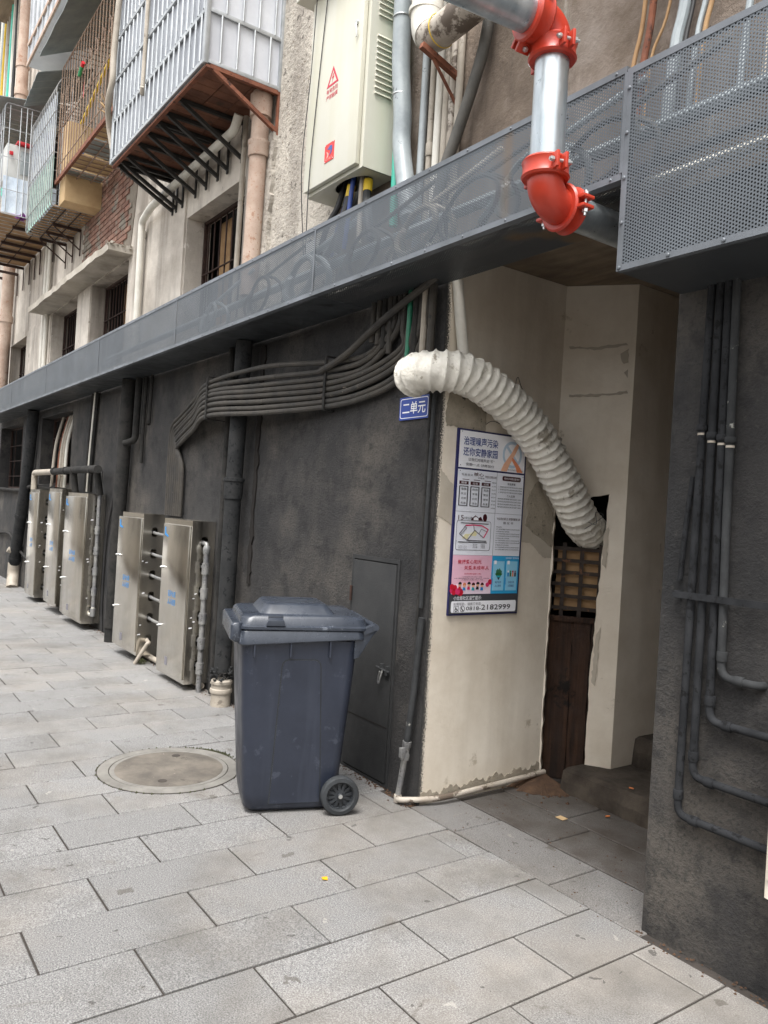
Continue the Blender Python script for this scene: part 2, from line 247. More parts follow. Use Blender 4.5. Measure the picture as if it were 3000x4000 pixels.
# ---------------------------------------------------------------- mesh helpers
class MB:
    def __init__(s): s.v = []; s.f = []
    def add(s, vs, fs):
        o = len(s.v); s.v += [tuple(p) for p in vs]; s.f += [tuple(i + o for i in f) for f in fs]; return s
    def box(s, x0, x1, y0, y1, z0, z1):
        return s.add([(x, y, z) for z in (z0, z1) for y in (y0, y1) for x in (x0, x1)], [(0, 2, 3, 1), (4, 5, 7, 6), (0, 1, 5, 4), (2, 6, 7, 3), (0, 4, 6, 2), (1, 3, 7, 5)])
    def quad(s, *p): return s.add(p, [tuple(range(len(p)))])
    def tube(s, path, r, seg=10, caps=True, closed=False, mod=None):
        P = [Vector(p) for p in path]; n = len(P)
        rs = r if isinstance(r, (list, tuple)) else [r] * n
        T = [((P[(i + 1) % n] if (closed or i < n - 1) else P[i]) - (P[(i - 1) % n] if (closed or i > 0) else P[i])).normalized() for i in range(n)]
        a = Vector((0, 0, 1)) if abs(T[0].z) < .9 else Vector((1, 0, 0))
        N = (a - T[0] * a.dot(T[0])).normalized(); vs = []; sl = 0
        for i in range(n):
            if i: N = (N - T[i] * N.dot(T[i])).normalized(); sl += (P[i] - P[i - 1]).length
            B = T[i].cross(N)
            for k in range(seg):
                t = 2 * math.pi * k / seg; q = rs[i] * (mod(sl, t) if mod else 1)
                vs.append(P[i] + N * math.cos(t) * q + B * math.sin(t) * q)
        fs = [(i * seg + k, i * seg + (k + 1) % seg, ((i + 1) % n) * seg + (k + 1) % seg, ((i + 1) % n) * seg + k) for i in range(n if closed else n - 1) for k in range(seg)]
        if caps and not closed: fs += [tuple(reversed(range(seg))), tuple((n - 1) * seg + k for k in range(seg))]
        return s.add(vs, fs)
    def bar(s, a, b, w, h):
        """rectangular bar from a to b"""
        a = Vector(a); b = Vector(b); t = (b - a).normalized(); u = Vector((0, 0, 1)) if abs(t.z) < .9 else Vector((1, 0, 0))
        n = (u - t * u.dot(t)).normalized(); m = t.cross(n); vs = []
        for p in (a, b):
            for i, j in ((-1, -1), (1, -1), (1, 1), (-1, 1)): vs.append(p + m * (w / 2 * i) + n * (h / 2 * j))
        return s.add(vs, [(3, 2, 1, 0), (4, 5, 6, 7), (0, 1, 5, 4), (1, 2, 6, 5), (2, 3, 7, 6), (3, 0, 4, 7)])
    def lathe(s, prof, c, ax, seg=24):
        ax = Vector(ax).normalized(); a = Vector((0, 0, 1)) if abs(ax.z) < .9 else Vector((1, 0, 0))
        N = (a - ax * a.dot(ax)).normalized(); B = ax.cross(N); c = Vector(c); vs = []; m = len(prof)
        for h, r in prof:
            for k in range(seg):
                t = 2 * math.pi * k / seg; vs.append(c + ax * h + N * (r * math.cos(t)) + B * (r * math.sin(t)))
        fs = [(i * seg + k, i * seg + (k + 1) % seg, (i + 1) * seg + (k + 1) % seg, (i + 1) * seg + k) for i in range(m - 1) for k in range(seg)]
        if prof[0][1] > 1e-6: fs.append(tuple(reversed(range(seg))))
        if prof[-1][1] > 1e-6: fs.append(tuple((m - 1) * seg + k for k in range(seg)))
        return s.add(vs, fs)
    def loft(s, rings, caps=True):
        n = len(rings[0]); vs = [p for r in rings for p in r]
        fs = [(i * n + k, i * n + (k + 1) % n, (i + 1) * n + (k + 1) % n, (i + 1) * n + k) for i in range(len(rings) - 1) for k in range(n)]
        if caps: fs += [tuple(reversed(range(n))), tuple((len(rings) - 1) * n + k for k in range(n))]
        return s.add(vs, fs)
    def prism(s, poly, m, d):
        """2D outline poly pushed to depth d; m maps (u, v, h) to a point"""
        n = len(poly); vs = [m(u, v, h) for h in (0, d) for u, v in poly]
        return s.add(vs, [tuple(reversed(range(n))), tuple(n + i for i in range(n))] + [(i, (i + 1) % n, n + (i + 1) % n, n + i) for i in range(n)])
    def plate(s, outer, holes, m, d, rev=0):
        """flat plate with cut-out holes; m maps (u, v, h); rev: depth of the hole edges"""
        bm = bmesh.new(); E = []
        for loop in [outer] + holes:
            vv = [bm.verts.new((u, v, 0)) for u, v in loop]
            E += [bm.edges.new((vv[i], vv[(i + 1) % len(vv)])) for i in range(len(vv))]
        bmesh.ops.triangle_fill(bm, use_beauty=True, edges=E); bm.verts.index_update(); bm.normal_update()
        vs = [m(v.co.x, v.co.y, 0) for v in bm.verts]
        fs = [tuple(x.index for x in (f.verts if f.normal.z > 0 else reversed(f.verts))) for f in bm.faces]
        bm.free(); s.add(vs, fs)
        for j, loop in enumerate([outer] + holes):
            n = len(loop); A = [m(u, v, 0) for u, v in loop]; Bk = [m(u, v, -((rev or d) if j else d)) for u, v in loop]
            s.add(A + Bk, [(i, n + i, n + (i + 1) % n, (i + 1) % n) for i in range(n)])
        return s
def new_obj(name, mb, material, loc=(0, 0, 0), sharp=35, bevel=0, smooth=True, fixn=True):
    me = bpy.data.meshes.new(name); L = Vector(loc)
    me.from_pydata([tuple(Vector(p) - L) for p in mb.v], [], mb.f)
    if bevel or fixn:
        bm = bmesh.new(); bm.from_mesh(me)
        if fixn: bmesh.ops.recalc_face_normals(bm, faces=bm.faces)
        if bevel:
            es = [e for e in bm.edges if len(e.link_faces) == 2 and e.calc_face_angle(0) > R(30)]
            bmesh.ops.bevel(bm, geom=es, offset=bevel, segments=2, profile=.6, affect='EDGES', clamp_overlap=True)
        bm.to_mesh(me); bm.free()
    if smooth:
        me.polygons.foreach_set('use_smooth', [True] * len(me.polygons)); me.set_sharp_from_angle(angle=R(sharp))
    if material: me.materials.append(MATS[material])
    o = bpy.data.objects.new(name, me); COL.objects.link(o); return o
def tag(o, label=None, cat=None, group=None, kind=None):
    if label: o['label'] = label
    if cat: o['category'] = cat
    if group: o['group'] = group
    if kind: o['kind'] = kind
    return o
ORG = {}
def thing(name, label, cat, loc=(0, 0, 0), rz=0, group=None):
    o = bpy.data.objects.new(name, None); COL.objects.link(o); o.location = loc; o.rotation_euler = (0, 0, rz)
    o.empty_display_size = .1; ORG[o.name] = Vector(loc) if not rz else Vector((0, 0, 0)); return tag(o, label, cat, group)
def root_org(p):
    while p.name not in ORG: p = p.parent
    return ORG[p.name]
def part(p, name, mb, material, **kw):
    """mesh given in world coordinates (or the thing's own, if the thing is turned), hung under p"""
    o = new_obj(name, mb, material, root_org(p), **kw); o.parent = p; return o
def single(name, mb, material, label, cat, base=None, group=None, kind=None, **kw):
    if base is None:
        base = tuple((min(p[i] for p in mb.v) + max(p[i] for p in mb.v)) / 2 for i in (0, 1)) + (min(p[2] for p in mb.v),)
    o = new_obj(name, mb, material, base, **kw); o.location = base; ORG[o.name] = Vector(base); return tag(o, label, cat, group, kind)
def child_copy(src, parent, off):
    c = src.copy(); COL.objects.link(c); c.parent = parent; c.location = Vector(src.location) + Vector(off); return c
def smooth_path(pts, n=8):
    P = [Vector(p) for p in pts]; out = []
    for i in range(len(P) - 1):
        p0 = P[max(i - 1, 0)]; p1 = P[i]; p2 = P[i + 1]; p3 = P[min(i + 2, len(P) - 1)]
        for k in range(n):
            t = k / n; out.append(.5 * ((2 * p1) + (p2 - p0) * t + (2 * p0 - 5 * p1 + 4 * p2 - p3) * t * t + (3 * p1 - p0 - 3 * p2 + p3) * t ** 3))
    out.append(P[-1]); return out
def bend_path(pts, r=.05, n=5):
    """polyline with rounded corners"""
    P = [Vector(p) for p in pts]; out = [P[0]]
    for i in range(1, len(P) - 1):
        a = (P[i - 1] - P[i]).normalized(); b = (P[i + 1] - P[i]).normalized()
        q = min(r, (P[i - 1] - P[i]).length * .45, (P[i + 1] - P[i]).length * .45); s = P[i] + a * q; e = P[i] + b * q
        for k in range(n + 1):
            t = k / n; out.append(s * (1 - t) ** 2 + P[i] * 2 * t * (1 - t) + e * t * t)
    out.append(P[-1]); return out
def rrect(x0, x1, y0, y1, r, n=4):
    out = []
    for cx_, cy_, a0 in ((x1 - r, y1 - r, 0), (x0 + r, y1 - r, 90), (x0 + r, y0 + r, 180), (x1 - r, y0 + r, 270)):
        for k in range(n + 1): t = R(a0 + 90 * k / n); out.append((cx_ + r * math.cos(t), cy_ + r * math.sin(t)))
    return out
def jag(pts, amp, step, rnd):
    out = []
    for i in range(len(pts)):
        a = pts[i]; b = pts[(i + 1) % len(pts)]; L = math.hypot(b[0] - a[0], b[1] - a[1]); n = max(1, int(L / step))
        for k in range(n):
            t = k / n; out.append((a[0] + (b[0] - a[0]) * t + rnd.uniform(-amp, amp) * (k > 0 or .3), a[1] + (b[1] - a[1]) * t + rnd.uniform(-amp, amp) * (k > 0 or .3)))
    return out
TXT = {}
def text_mb(body, rect, m, lift=0, bold=0, keep=False):
    """lettering filling the rectangle (u0, u1, v0, v1); m maps (u, v, h)"""
    key = (body, bold)
    if key not in TXT:
        cu = bpy.data.curves.new('t', 'FONT'); cu.body = body; cu.size = 1; cu.resolution_u = 2; cu.offset = bold
        ob = bpy.data.objects.new('t', cu); COL.objects.link(ob); me = bpy.data.meshes.new_from_object(ob)
        TXT[key] = ([tuple(v.co) for v in me.vertices], [tuple(p.vertices) for p in me.polygons])
        bpy.data.objects.remove(ob); bpy.data.curves.remove(cu); bpy.data.meshes.remove(me)
    V, F = TXT[key]; mb = MB()
    if not V: return mb
    x0 = min(v[0] for v in V); x1 = max(v[0] for v in V); y0 = min(v[1] for v in V); y1 = max(v[1] for v in V)
    u0, u1, v0, v1 = rect
    return mb.add([m(u0 + (v[0] - x0) / (x1 - x0) * (u1 - u0), v0 + (v[1] - y0) / max(y1 - y0, 1e-6) * (v1 - v0), lift) for v in V], F)
FRONT = lambda y: (lambda u, v, h: (u, y - h, v))       # faces -Y (the alley)
SIDE = lambda x: (lambda u, v, h: (x + h, u, v))        # faces +X

# ---------------------------------------------------------------- ground and paving
rnd = random.Random(3)
mb = MB(); mb.quad((-150, -150, -.04), (150, -150, -.04), (150, 150, -.04), (-150, 150, -.04))
tag(new_obj('ground', mb, 'street_ground'), 'grey street ground beyond the paving', 'ground', kind='structure')
mb = MB(); mb.box(-16, 6, -5.4, 1.2, -.035, -.007)
pav = tag(new_obj('pavement', mb, 'joint_dirt'), 'grey granite slab paving of the alley', 'pavement', kind='structure')
ORG[pav.name] = Vector((0, 0, 0))
P_X, P_Y = .2965, .6125
def slab_mb(lx, ly):
    m = MB(); g = .0042; e = .004; z0, z1 = -.03, 0
    a = [(g, g), (lx - g, g), (lx - g, ly - g), (g, ly - g)]; b = [(g + e, g + e), (lx - g - e, g + e), (lx - g - e, ly - g - e), (g + e, ly - g - e)]
    m.add([(x, y, z0) for x, y in a] + [(x, y, z1 - .003) for x, y in a] + [(x, y, z1) for x, y in b], [(0, 1, 5, 4), (1, 2, 6, 5), (2, 3, 7, 6), (3, 0, 4, 7), (4, 5, 9, 8), (5, 6, 10, 9), (6, 7, 11, 10), (7, 4, 8, 11), (8, 9, 10, 11)]); return m
slab_src = {}; rest = MB(); nslab = 0
def put_slab(x, y, lx, ly, mm='granite_paving'):
    global nslab
    ymin = -2.65 + (3.27 - x) * math.tan(R(9.4)) - .9
    if y + ly > ymin and x > -11.5 and y > -3.2 and nslab < 296:
        key = (round(lx, 3), round(ly, 3), mm)
        if key not in slab_src: slab_src[key] = o = new_obj('paving_slab', slab_mb(lx, ly), mm, smooth=False, fixn=False)
        else: o = slab_src[key].copy(); COL.objects.link(o)
        o.parent = pav; o.location = (x, y, rnd.uniform(-.0015, .0012)); o.rotation_euler = (rnd.gauss(0, .0012), rnd.gauss(0, .0015), 0); nslab += 1
    else:
        s_ = slab_mb(lx, ly); rest.add([(p[0] + x, p[1] + y, p[2]) for p in s_.v], s_.f)
rows = sorted(range(-52, 20), key=lambda i: abs(i - 4))
for i in rows:
    x = .02 + P_X * i; j0 = -1.705 if i % 2 == 0 else -1.398
    end = -.045 if x > -.3 else .02
    y = j0 - P_Y * 6
    while y < end:
        ly = min(P_Y, end - y)
        if y > -5.3 and ly > .05: put_slab(x, y, P_X, ly)
        y += P_Y
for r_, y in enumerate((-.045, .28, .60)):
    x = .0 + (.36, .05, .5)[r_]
    mm = ('granite_half_shaded', 'granite_shaded', 'granite_shaded')[r_]; put_slab(.0, y, x, .32, mm)
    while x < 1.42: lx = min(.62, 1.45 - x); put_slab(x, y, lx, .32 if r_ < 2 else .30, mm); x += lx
if rest.v: tag(part(pav, 'outer_paving', rest, 'granite_paving', smooth=False, fixn=False), kind='stuff')

# ---------------------------------------------------------------- the old apartment building
B = thing('apartment_building', 'old concrete apartment building with charcoal painted ground floor and open stair entrance', 'building')
low_open = [(-9.55, -7.72, 1.66, 2.66), (-12.95, -10.95, 1.58, 2.68)]
def rect(x0, x1, z0, z1): return [(x0, z0), (x1, z0), (x1, z1), (x0, z1)]
mb = MB(); mb.plate(rect(-16, 0, -.03, 2.86), [rect(*o) for o in low_open], FRONT(0), .003, .22)
lower_wall = part(B, 'ground_floor_wall', mb, 'charcoal_stucco', smooth=False, fixn=False)
mb = MB(); mb.plate(rect(1.42, 7, -.03, 2.86), [], FRONT(0), .3)
part(B, 'ground_floor_wall', mb, 'charcoal_stucco', smooth=False, fixn=False)
up_open = [(-3.92, -2.66, 3.05, 4.19), (-9.3, -7.82, 3.05, 4.2), (-7.15, -5.66, 3.05, 4.2), (-12.5, -11.1, 3.05, 4.15), (-4.0, -2.5, 5.0, 6.6), (-7.15, -5.4, 5.5, 7.0), (-11.0, -9.2, 5.7, 7.4), (-4.2, -2.5, 8.0, 9.6), (-7.5, -5.5, 8.2, 9.8)]
mb = MB(); mb.plate(rect(-16, -2.12, 2.863, 13), [rect(*o) for o in up_open], FRONT(0), .1, .24)
up_wall = part(B, 'upper_wall', mb, 'concrete_grey', smooth=False, fixn=False)
mb = MB(); mb.plate(rect(-2.12, -1.16, 2.863, 13), [], FRONT(-.018), .1)
part(B, 'rough_pier', mb, 'rough_plaster', smooth=False, fixn=False)
mb = MB(); mb.plate(rect(-1.16, 7, 2.863, 13), [], FRONT(-.004), .1)
part(B, 'upper_wall', mb, 'concrete_brown', smooth=False, fixn=False)
# shallow plaster joints and a pier on the upper wall
for x0, x1, mm, pr in ((-5.46, -3.94, 'concrete_grey', .02), (-7.8, -7.17, 'concrete_grey', .012), (-11.05, -9.34, 'concrete_grey', .014)):
    mb = MB(); mb.plate(rect(x0, x1, 2.87, 4.62 if x0 > -6 else 4.2), [], FRONT(-pr), pr - .001); part(B, 'pier', mb, mm, smooth=False, fixn=False)
mb = MB(); mb.plate(jag([(-2.28, 2.9), (-2.12, 2.9), (-2.1, 4.35), (-2.24, 4.35)], .02, .05, rnd), [], FRONT(-.05), .05)
part(B, 'broken_render_edge', mb, 'rough_plaster', fixn=False)
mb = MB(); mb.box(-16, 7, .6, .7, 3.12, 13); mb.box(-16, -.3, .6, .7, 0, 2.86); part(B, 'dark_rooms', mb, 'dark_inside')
# windows: sill, bars and boards set back in the openings
def window(o, nb, boards, bar_mat='dark_rust', cross=(.55,)):
    x0, x1, z0, z1 = o
    mb = MB(); y = .17; t = .03
    for a in ((x0, x0 + t, z0, z1), (x1 - t, x1, z0, z1), (x0 + t, x1 - t, z0, z0 + t), (x0 + t, x1 - t, z1 - t, z1)): mb.box(a[0], a[1], y, y + .03, a[2], a[3])
    wdw = part(B, 'window', mb, bar_mat)
    src = None
    for i in range(nb):
        x = x0 + (x1 - x0) * (i + .7) / (nb + .4)
        if src is None:
            m = MB(); m.tube([(x, y + .015, z0 + t), (x, y + .015, z1 - t)], .0075, 6, caps=False); src = part(wdw, 'bar', m, bar_mat); xs = x
        else: child_copy(src, wdw, (x - xs, 0, 0))
    for c in cross:
        m = MB(); m.tube([(x0 + t, y - .004, z0 + (z1 - z0) * c), (x1 - t, y - .004, z0 + (z1 - z0) * c)], .008, 6, caps=False); part(wdw, 'cross_bar', m, bar_mat)
    for a, b_, mm in boards:
        m = MB(); m.box(x0 + (x1 - x0) * a, x0 + (x1 - x0) * b_, .28, .30, z0, z1 - .02); part(wdw, 'board', m, mm)
    return wdw
window(up_open[0], 9, [(.12, .3, 'wood_board'), (.55, .6, 'wood_old'), (.8, .96, 'wood_old')])
window(up_open[1], 11, [(.45, .6, 'wood_old'), (.75, .98, 'wood_board')]); window(up_open[2], 12, [(.3, .45, 'wood_board'), (.55, .7, 'wood_old'), (.78, .99, 'wood_board')], cross=(.3, .62))
window(up_open[3], 8, [(.6, .9, 'wood_board')])
window(up_open[5], 6, [(.1, .5, 'wood_old')]); window(up_open[6], 6, [])
window(low_open[0], 3, [(.8, .99, 'wood_board')], cross=(.25, .7)); window(low_open[1], 3, [(.8, .99, 'wood_board')], cross=(.2, .45, .7))
# concrete canopy over the paired windows, broken at its near end
mb = MB(); n = 26; top = []; bot = []
for i in range(n + 1):
    x = -9.57 + (9.57 - 5.53) * i / n; j = rnd.uniform(-.008, .008)
    yf = -.285 + (rnd.uniform(0, .03) if i > n - 4 else j)
    top.append([(x, yf, 4.295 + rnd.uniform(-.006, .006)), (x, 0, 4.31)]); bot.append([(x, yf + .006, 4.222 + rnd.uniform(-.004, .004)), (x, 0, 4.222)])
for i in range(n):
    a, b_ = top[i], top[i + 1]; c_, d_ = bot[i], bot[i + 1]
    mb.quad(a[0], b_[0], b_[1], a[1]); mb.quad(c_[1], d_[1], d_[0], c_[0]); mb.quad(c_[0], d_[0], b_[0], a[0])
for i in (0, n): mb.quad(top[i][0], top[i][1], bot[i][1], bot[i][0])
part(B, 'canopy_slab', mb, 'slab_concrete')
mb = MB()
for i in range(34):
    t = rnd.random(); s_ = rnd.uniform(.012, .035); x = -5.53 + rnd.uniform(-.06, .012) - .2 * t * 0; y = -.285 * t; z = 4.29 + rnd.uniform(-.02, .015)
    mb.add([(x + rnd.uniform(-s_, s_), y + rnd.uniform(-s_, s_), z + rnd.uniform(-s_, s_) * .7) for _ in range(6)], [(0, 1, 2), (0, 2, 3), (3, 4, 5), (0, 1, 4), (1, 2, 5), (0, 4, 5), (2, 3, 5)])
tag(part(B, 'crumbled_concrete', mb, 'slab_concrete', smooth=False), kind='stuff')
# exposed brickwork above the canopy
mb = MB(); mb.plate([(-7.66, 4.32), (-5.62, 4.32), (-5.5, 4.9), (-5.46, 5.5), (-7.66, 5.5)], [], FRONT(-.008), .007)
bw = part(B, 'brickwork', mb, 'mortar', smooth=False, fixn=False)
m = MB(); m.box(0, .225, -.011, .011, 0, .052); bsrc = None; z = 4.33; r_ = 0
while z < 5.44:
    x = -7.66 + (.12 if r_ % 2 else 0)
    while x < -5.5:
        lim = -5.66 + (z - 4.32) * .13 + rnd.uniform(-.1, .05)
        if x + .225 < lim:
            if bsrc is None: bsrc = o = new_obj('brick', m, 'brick_red', bevel=.004)
            else: o = bsrc.copy(); COL.objects.link(o)
            o.parent = bw; o.location = (x + rnd.uniform(-.004, .004), -.012 + rnd.uniform(-.003, .003), z + rnd.uniform(-.002, .002)); o.rotation_euler = (0, rnd.gauss(0, .004), rnd.gauss(0, .006))
        x += .24
    z += .064; r_ += 1
m = MB(); m.box(0, .055, -.014, .014, 0, .10); src = None
for i in range(33):
    if src is None: src = o = new_obj('brick', m, 'brick_red', bevel=.004)
    else: o = src.copy(); COL.objects.link(o)
    o.parent = bw; o.location = (-7.62 + i * .064, -.03 + rnd.uniform(-.006, .004), 5.45); o.rotation_euler = (0, rnd.gauss(0, .02), 0)
# stair entrance: cream side wall, splayed wall with a broken hole, inner walls, ceiling, steps
mb = MB(); mb.box(-.16, 0, .004, .924, -.02, 2.968); ew = part(B, 'entrance_wall', mb, 'cream_overspray', smooth=False)
A2 = Vector((0, .922, 0)); D2 = Vector((.33, .25, 0)).normalized(); N2 = Vector((D2.y, -D2.x, 0))
SPL = lambda u, v, h: tuple(A2 + D2 * u + N2 * h + Vector((0, 0, v)))
hole = jag([(.012, -.012), (.262, -.012), (.262, .6), (.285, 1.2), (.315, 1.735), (.22, 1.715), (.1, 1.66), (.008, 1.62), (.006, .8)], .006, .045, rnd)
hole = [(max(u, .004), v) for u, v in hole]
outer = [(0, -.02), (.414, -.02), (.414, 2.968), (0, 2.968)]
mb = MB(); mb.plate(outer, [[(u, max(v, -.014)) for u, v in hole]], SPL, .06, .07); part(B, 'splayed_wall', mb, 'cream_paint', fixn=False)
mb = MB(); mb.plate([(.06, 2.31), (.37, 2.335), (.372, 2.60), (.35, 2.625), (.22, 2.618), (.06, 2.60)], [], lambda u, v, h: SPL(u, v, h + .004), .0035)
part(B, 'plaster_patch', mb, 'cream_paint', fixn=False)
for pts in ([(.03, 2.605), (.20, 2.60), (.36, 2.625), (.37, 2.612), (.2, 2.585), (.04, 2.592)], [(.05, 2.318), (.30, 2.326), (.38, 2.345), (.385, 2.33), (.2, 2.306), (.05, 2.305)], [(.33, 2.56), (.375, 2.59), (.378, 2.51), (.35, 2.50)], [(.355, 2.45), (.378, 2.47), (.378, 2.42)], [(.285, .9), (.31, .95), (.30, .6), (.275, .62)], [(.30, 1.5), (.325, 1.56), (.32, 1.3), (.296, 1.32)]):
    mb = MB(); mb.plate(jag(pts, .005, .02, rnd), [], lambda u, v, h: SPL(u, v, h + .0055), .005); part(B, 'plaster_chip', mb, 'grey_skim', fixn=False)
mb = MB(); mb.box(.2, .33, 1.172, 3.4, -.02, 2.968); part(B, 'stair_wall', mb, 'cream_paint', smooth=False)
mb = MB(); mb.box(-.16, 1.6, .02, 3.6, 2.97, 3.1); part(B, 'entrance_ceiling', mb, 'ceiling_concrete', smooth=False)
mb = MB(); mb.box(1.424, 1.6, .302, 3.4, -.02, 2.968); mb.box(.1, 1.6, 3.402, 3.5, -.02, 2.968); part(B, 'stair_wall', mb, 'concrete_brown', smooth=False)
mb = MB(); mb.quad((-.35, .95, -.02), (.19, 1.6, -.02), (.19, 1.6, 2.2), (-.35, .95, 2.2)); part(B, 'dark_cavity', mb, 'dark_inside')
def rough_step(x0, x1, y0, y1, z0, z1):
    m = MB(); n = 22; f = []
    for i in range(n + 1):
        x = x0 + (x1 - x0) * i / n; w_ = rnd.uniform(-.012, .012)
        f.append([(x, y0 + w_ - .01, z0), (x, y0 + w_, z0 + (z1 - z0) * .55), (x, y0 + .012 + abs(w_), z1 - .012), (x, y0 + .05, z1 + rnd.uniform(-.005, .005)), (x, y1, z1)])
    for i in range(n):
        for j in range(4): m.quad(f[i][j], f[i + 1][j], f[i + 1][j + 1], f[i][j + 1])
    m.quad(*[f[0][j] for j in (0, 1, 2, 3, 4)], (x0, y1, z0)); return m
part(B, 'step', rough_step(.2, 1.42, .9, 1.4, -.02, .13), 'dirty_step', sharp=50, fixn=False)
for i in range(7): part(B, 'step', rough_step(.335, 1.42, 1.36 + .27 * i, 1.36 + .27 * i + .31, .12, .13 + .165 * (i + 1)), 'dirty_step', sharp=50, fixn=False)
# patches of lost plaster on the cream wall
for pts, mm, h in (([(.05, 2.03), (.335, 2.015), (.34, 2.2), (.05, 2.215)], 'old_plaster', .004), ([(.62, 1.45), (.92, 1.33), (.93, 1.72), (.86, 1.84), (.74, 1.93), (.63, 1.80)], 'grey_skim', .003), ([(.68, 1.52), (.915, 1.40), (.915, 1.60), (.78, 1.80), (.7, 1.70)], 'old_plaster', .006), ([(.02, 1.55), (.13, 1.50), (.12, 1.72), (.02, 1.80)], 'grey_skim', .003)):
    mb = MB(); mb.plate(jag(jag(pts, .014, .05, rnd), .004, .012, rnd), [], lambda u, v, hh, h=h: (h + hh, u, v), h - .001); part(ew, 'plaster_patch', mb, mm, fixn=False)
top_ = [(.02 + .9 * i / 90, .055 + .04 * i / 90 + .012 * math.sin(i * .37) + .009 * math.sin(i * 1.3) + rnd.uniform(-.006, .006)) for i in range(91)]
mb = MB(); mb.plate([(.02, .0)] + [(.92, .0)] + top_[::-1], [], lambda u, v, h: (.005 + h, u, v), .004); part(ew, 'flaked_foot', mb, 'old_plaster', fixn=False)
mb = MB(); rg = random.Random(31)
for i in range(1500):
    if i % 4: x = -rg.random() ** 1.4 * 9; y = -abs(rg.gauss(0, .035)) - .002
    elif i % 8: x = 1.42 + rg.random() * 1.6; y = -abs(rg.gauss(0, .03)) - .002
    else: x = rg.uniform(.1, 1.4); y = rg.uniform(-.1, .85)
    s_ = rg.uniform(.002, .007) * (.6 if i % 8 == 0 else 1); mb.add([(x - s_, y - s_, 0), (x + s_, y - s_ * .6, 0), (x + s_ * .4, y + s_, 0), (x, y, s_ * 1.1)], [(0, 1, 3), (1, 2, 3), (2, 0, 3)])
single('grit', mb, 'dirt', 'fine grit and crumbs along the foot of the walls', 'grit', kind='stuff')
# loose dirt in the corner by the hole
mb = MB()
for i in range(260):
    x = abs(rnd.gauss(0, .12)); y = .9 - abs(rnd.gauss(0, .09)); s_ = rnd.uniform(.003, .011)
    mb.add([(x - s_, y - s_, 0), (x + s_, y - s_, 0), (x + s_ * .5, y + s_, 0), (x, y, s_ * 1.2)], [(0, 1, 3), (1, 2, 3), (2, 0, 3)])
n = 14; mb.add([(0.01, .93, .06)] + [(.0 + .30 * math.sin(R(90) * i / n) * rnd.uniform(.8, 1.1), .93 - .28 * math.cos(R(90) * i / n) * rnd.uniform(.8, 1.1), .001) for i in range(n + 1)], [(0, i + 1, i + 2) for i in range(n)])
single('dirt_heap', mb, 'dirt', 'brown dirt and rubble gathered in the entrance corner', 'dirt', kind='stuff')

# ---------------------------------------------------------------- perforated cable trunking along the facade
DF, DB, DZ0, DZ1, DX = -.39, -.006, 2.783, 3.19, 1.43
T = thing('cable_trunking', 'long grey perforated metal cable trunking running along the facade above the entrance', 'trunking', (-6, -.2, DZ0))
js = [-13.0, -9.9, -7.6, -5.2, -2.98, -.76, DX - .004]
for a, b_ in zip(js[:-1], js[1:]):
    mb = MB(); mb.box(a + .003, b_ - .003, DF, DF + .0015, DZ0 + .022, DZ1 - .022); part(T, 'front_panel', mb, 'duct_mesh_front', smooth=False)
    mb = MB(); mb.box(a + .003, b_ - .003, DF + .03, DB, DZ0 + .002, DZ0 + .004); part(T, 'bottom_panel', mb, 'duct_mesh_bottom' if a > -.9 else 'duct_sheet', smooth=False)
    mb = MB(); mb.box(a + .001, b_ - .001, DF - .003, DF + .03, DZ1 - .024, DZ1); mb.box(a + .001, b_ - .001, DF - .003, DF + .034, DZ0, DZ0 + .024); part(T, 'edge_angle', mb, 'duct_flange', smooth=False)
    mb = MB(); mb.box(b_ - .008, b_ + .008, DF - .0045, DF - .0032, DZ0 + .024, DZ1 - .024); part(T, 'joint_strip', mb, 'duct_flange', smooth=False)
m = MB(); m.lathe([(0, .006), (.003, .005), (.0045, .003)], (0, DF - .003, DZ0 + .012), (0, -1, 0), 8); src = None
for i in range(46):
    for dz in (0, DZ1 - DZ0 - .024):
        x = 1.38 - i * .27
        if src is None: src = part(T, 'screw', m, 'duct_flange'); ox = x; src.location = (x, 0, 0); sx = x
        else: child_copy(src, T, (x - sx, 0, dz))
T2 = thing('cable_trunking', 'deeper perforated grey trunking box at the right end beside the red elbow', 'trunking', (2.6, -.2, 2.453))
mb = MB(); mb.box(DX + .024, 4.6, DF - .002, DF - .0005, 2.475, 3.152); part(T2, 'front_panel', mb, 'duct_mesh_front', smooth=False)
mb = MB(); mb.box(DX, DX + .024, DF - .004, DF + .02, 2.453, 3.176); mb.box(DX + .024, 4.6, DF - .004, DF + .02, 3.152, 3.176); mb.box(DX + .024, 4.6, DF - .004, DF + .02, 2.453, 2.475); part(T2, 'edge_angle', mb, 'duct_flange', smooth=False)
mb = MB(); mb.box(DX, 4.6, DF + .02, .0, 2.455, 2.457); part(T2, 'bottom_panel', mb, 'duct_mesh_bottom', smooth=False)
mb = MB(); mb.box(DX, DX + .002, DF + .022, -.006, 2.46, 2.78); part(T2, 'end_panel', mb, 'duct_mesh_bottom', smooth=False)
m = MB(); m.lathe([(0, .008), (.004, .007), (.006, .004)], (DX + .012, DF - .004, 2.464), (0, -1, 0), 8); src = part(T2, 'screw', m, 'duct_flange')
for i in range(1, 14): child_copy(src, T2, (.2 * i, 0, 0))
for i in range(1, 5): child_copy(src, T2, (0, 0, .16 * i))
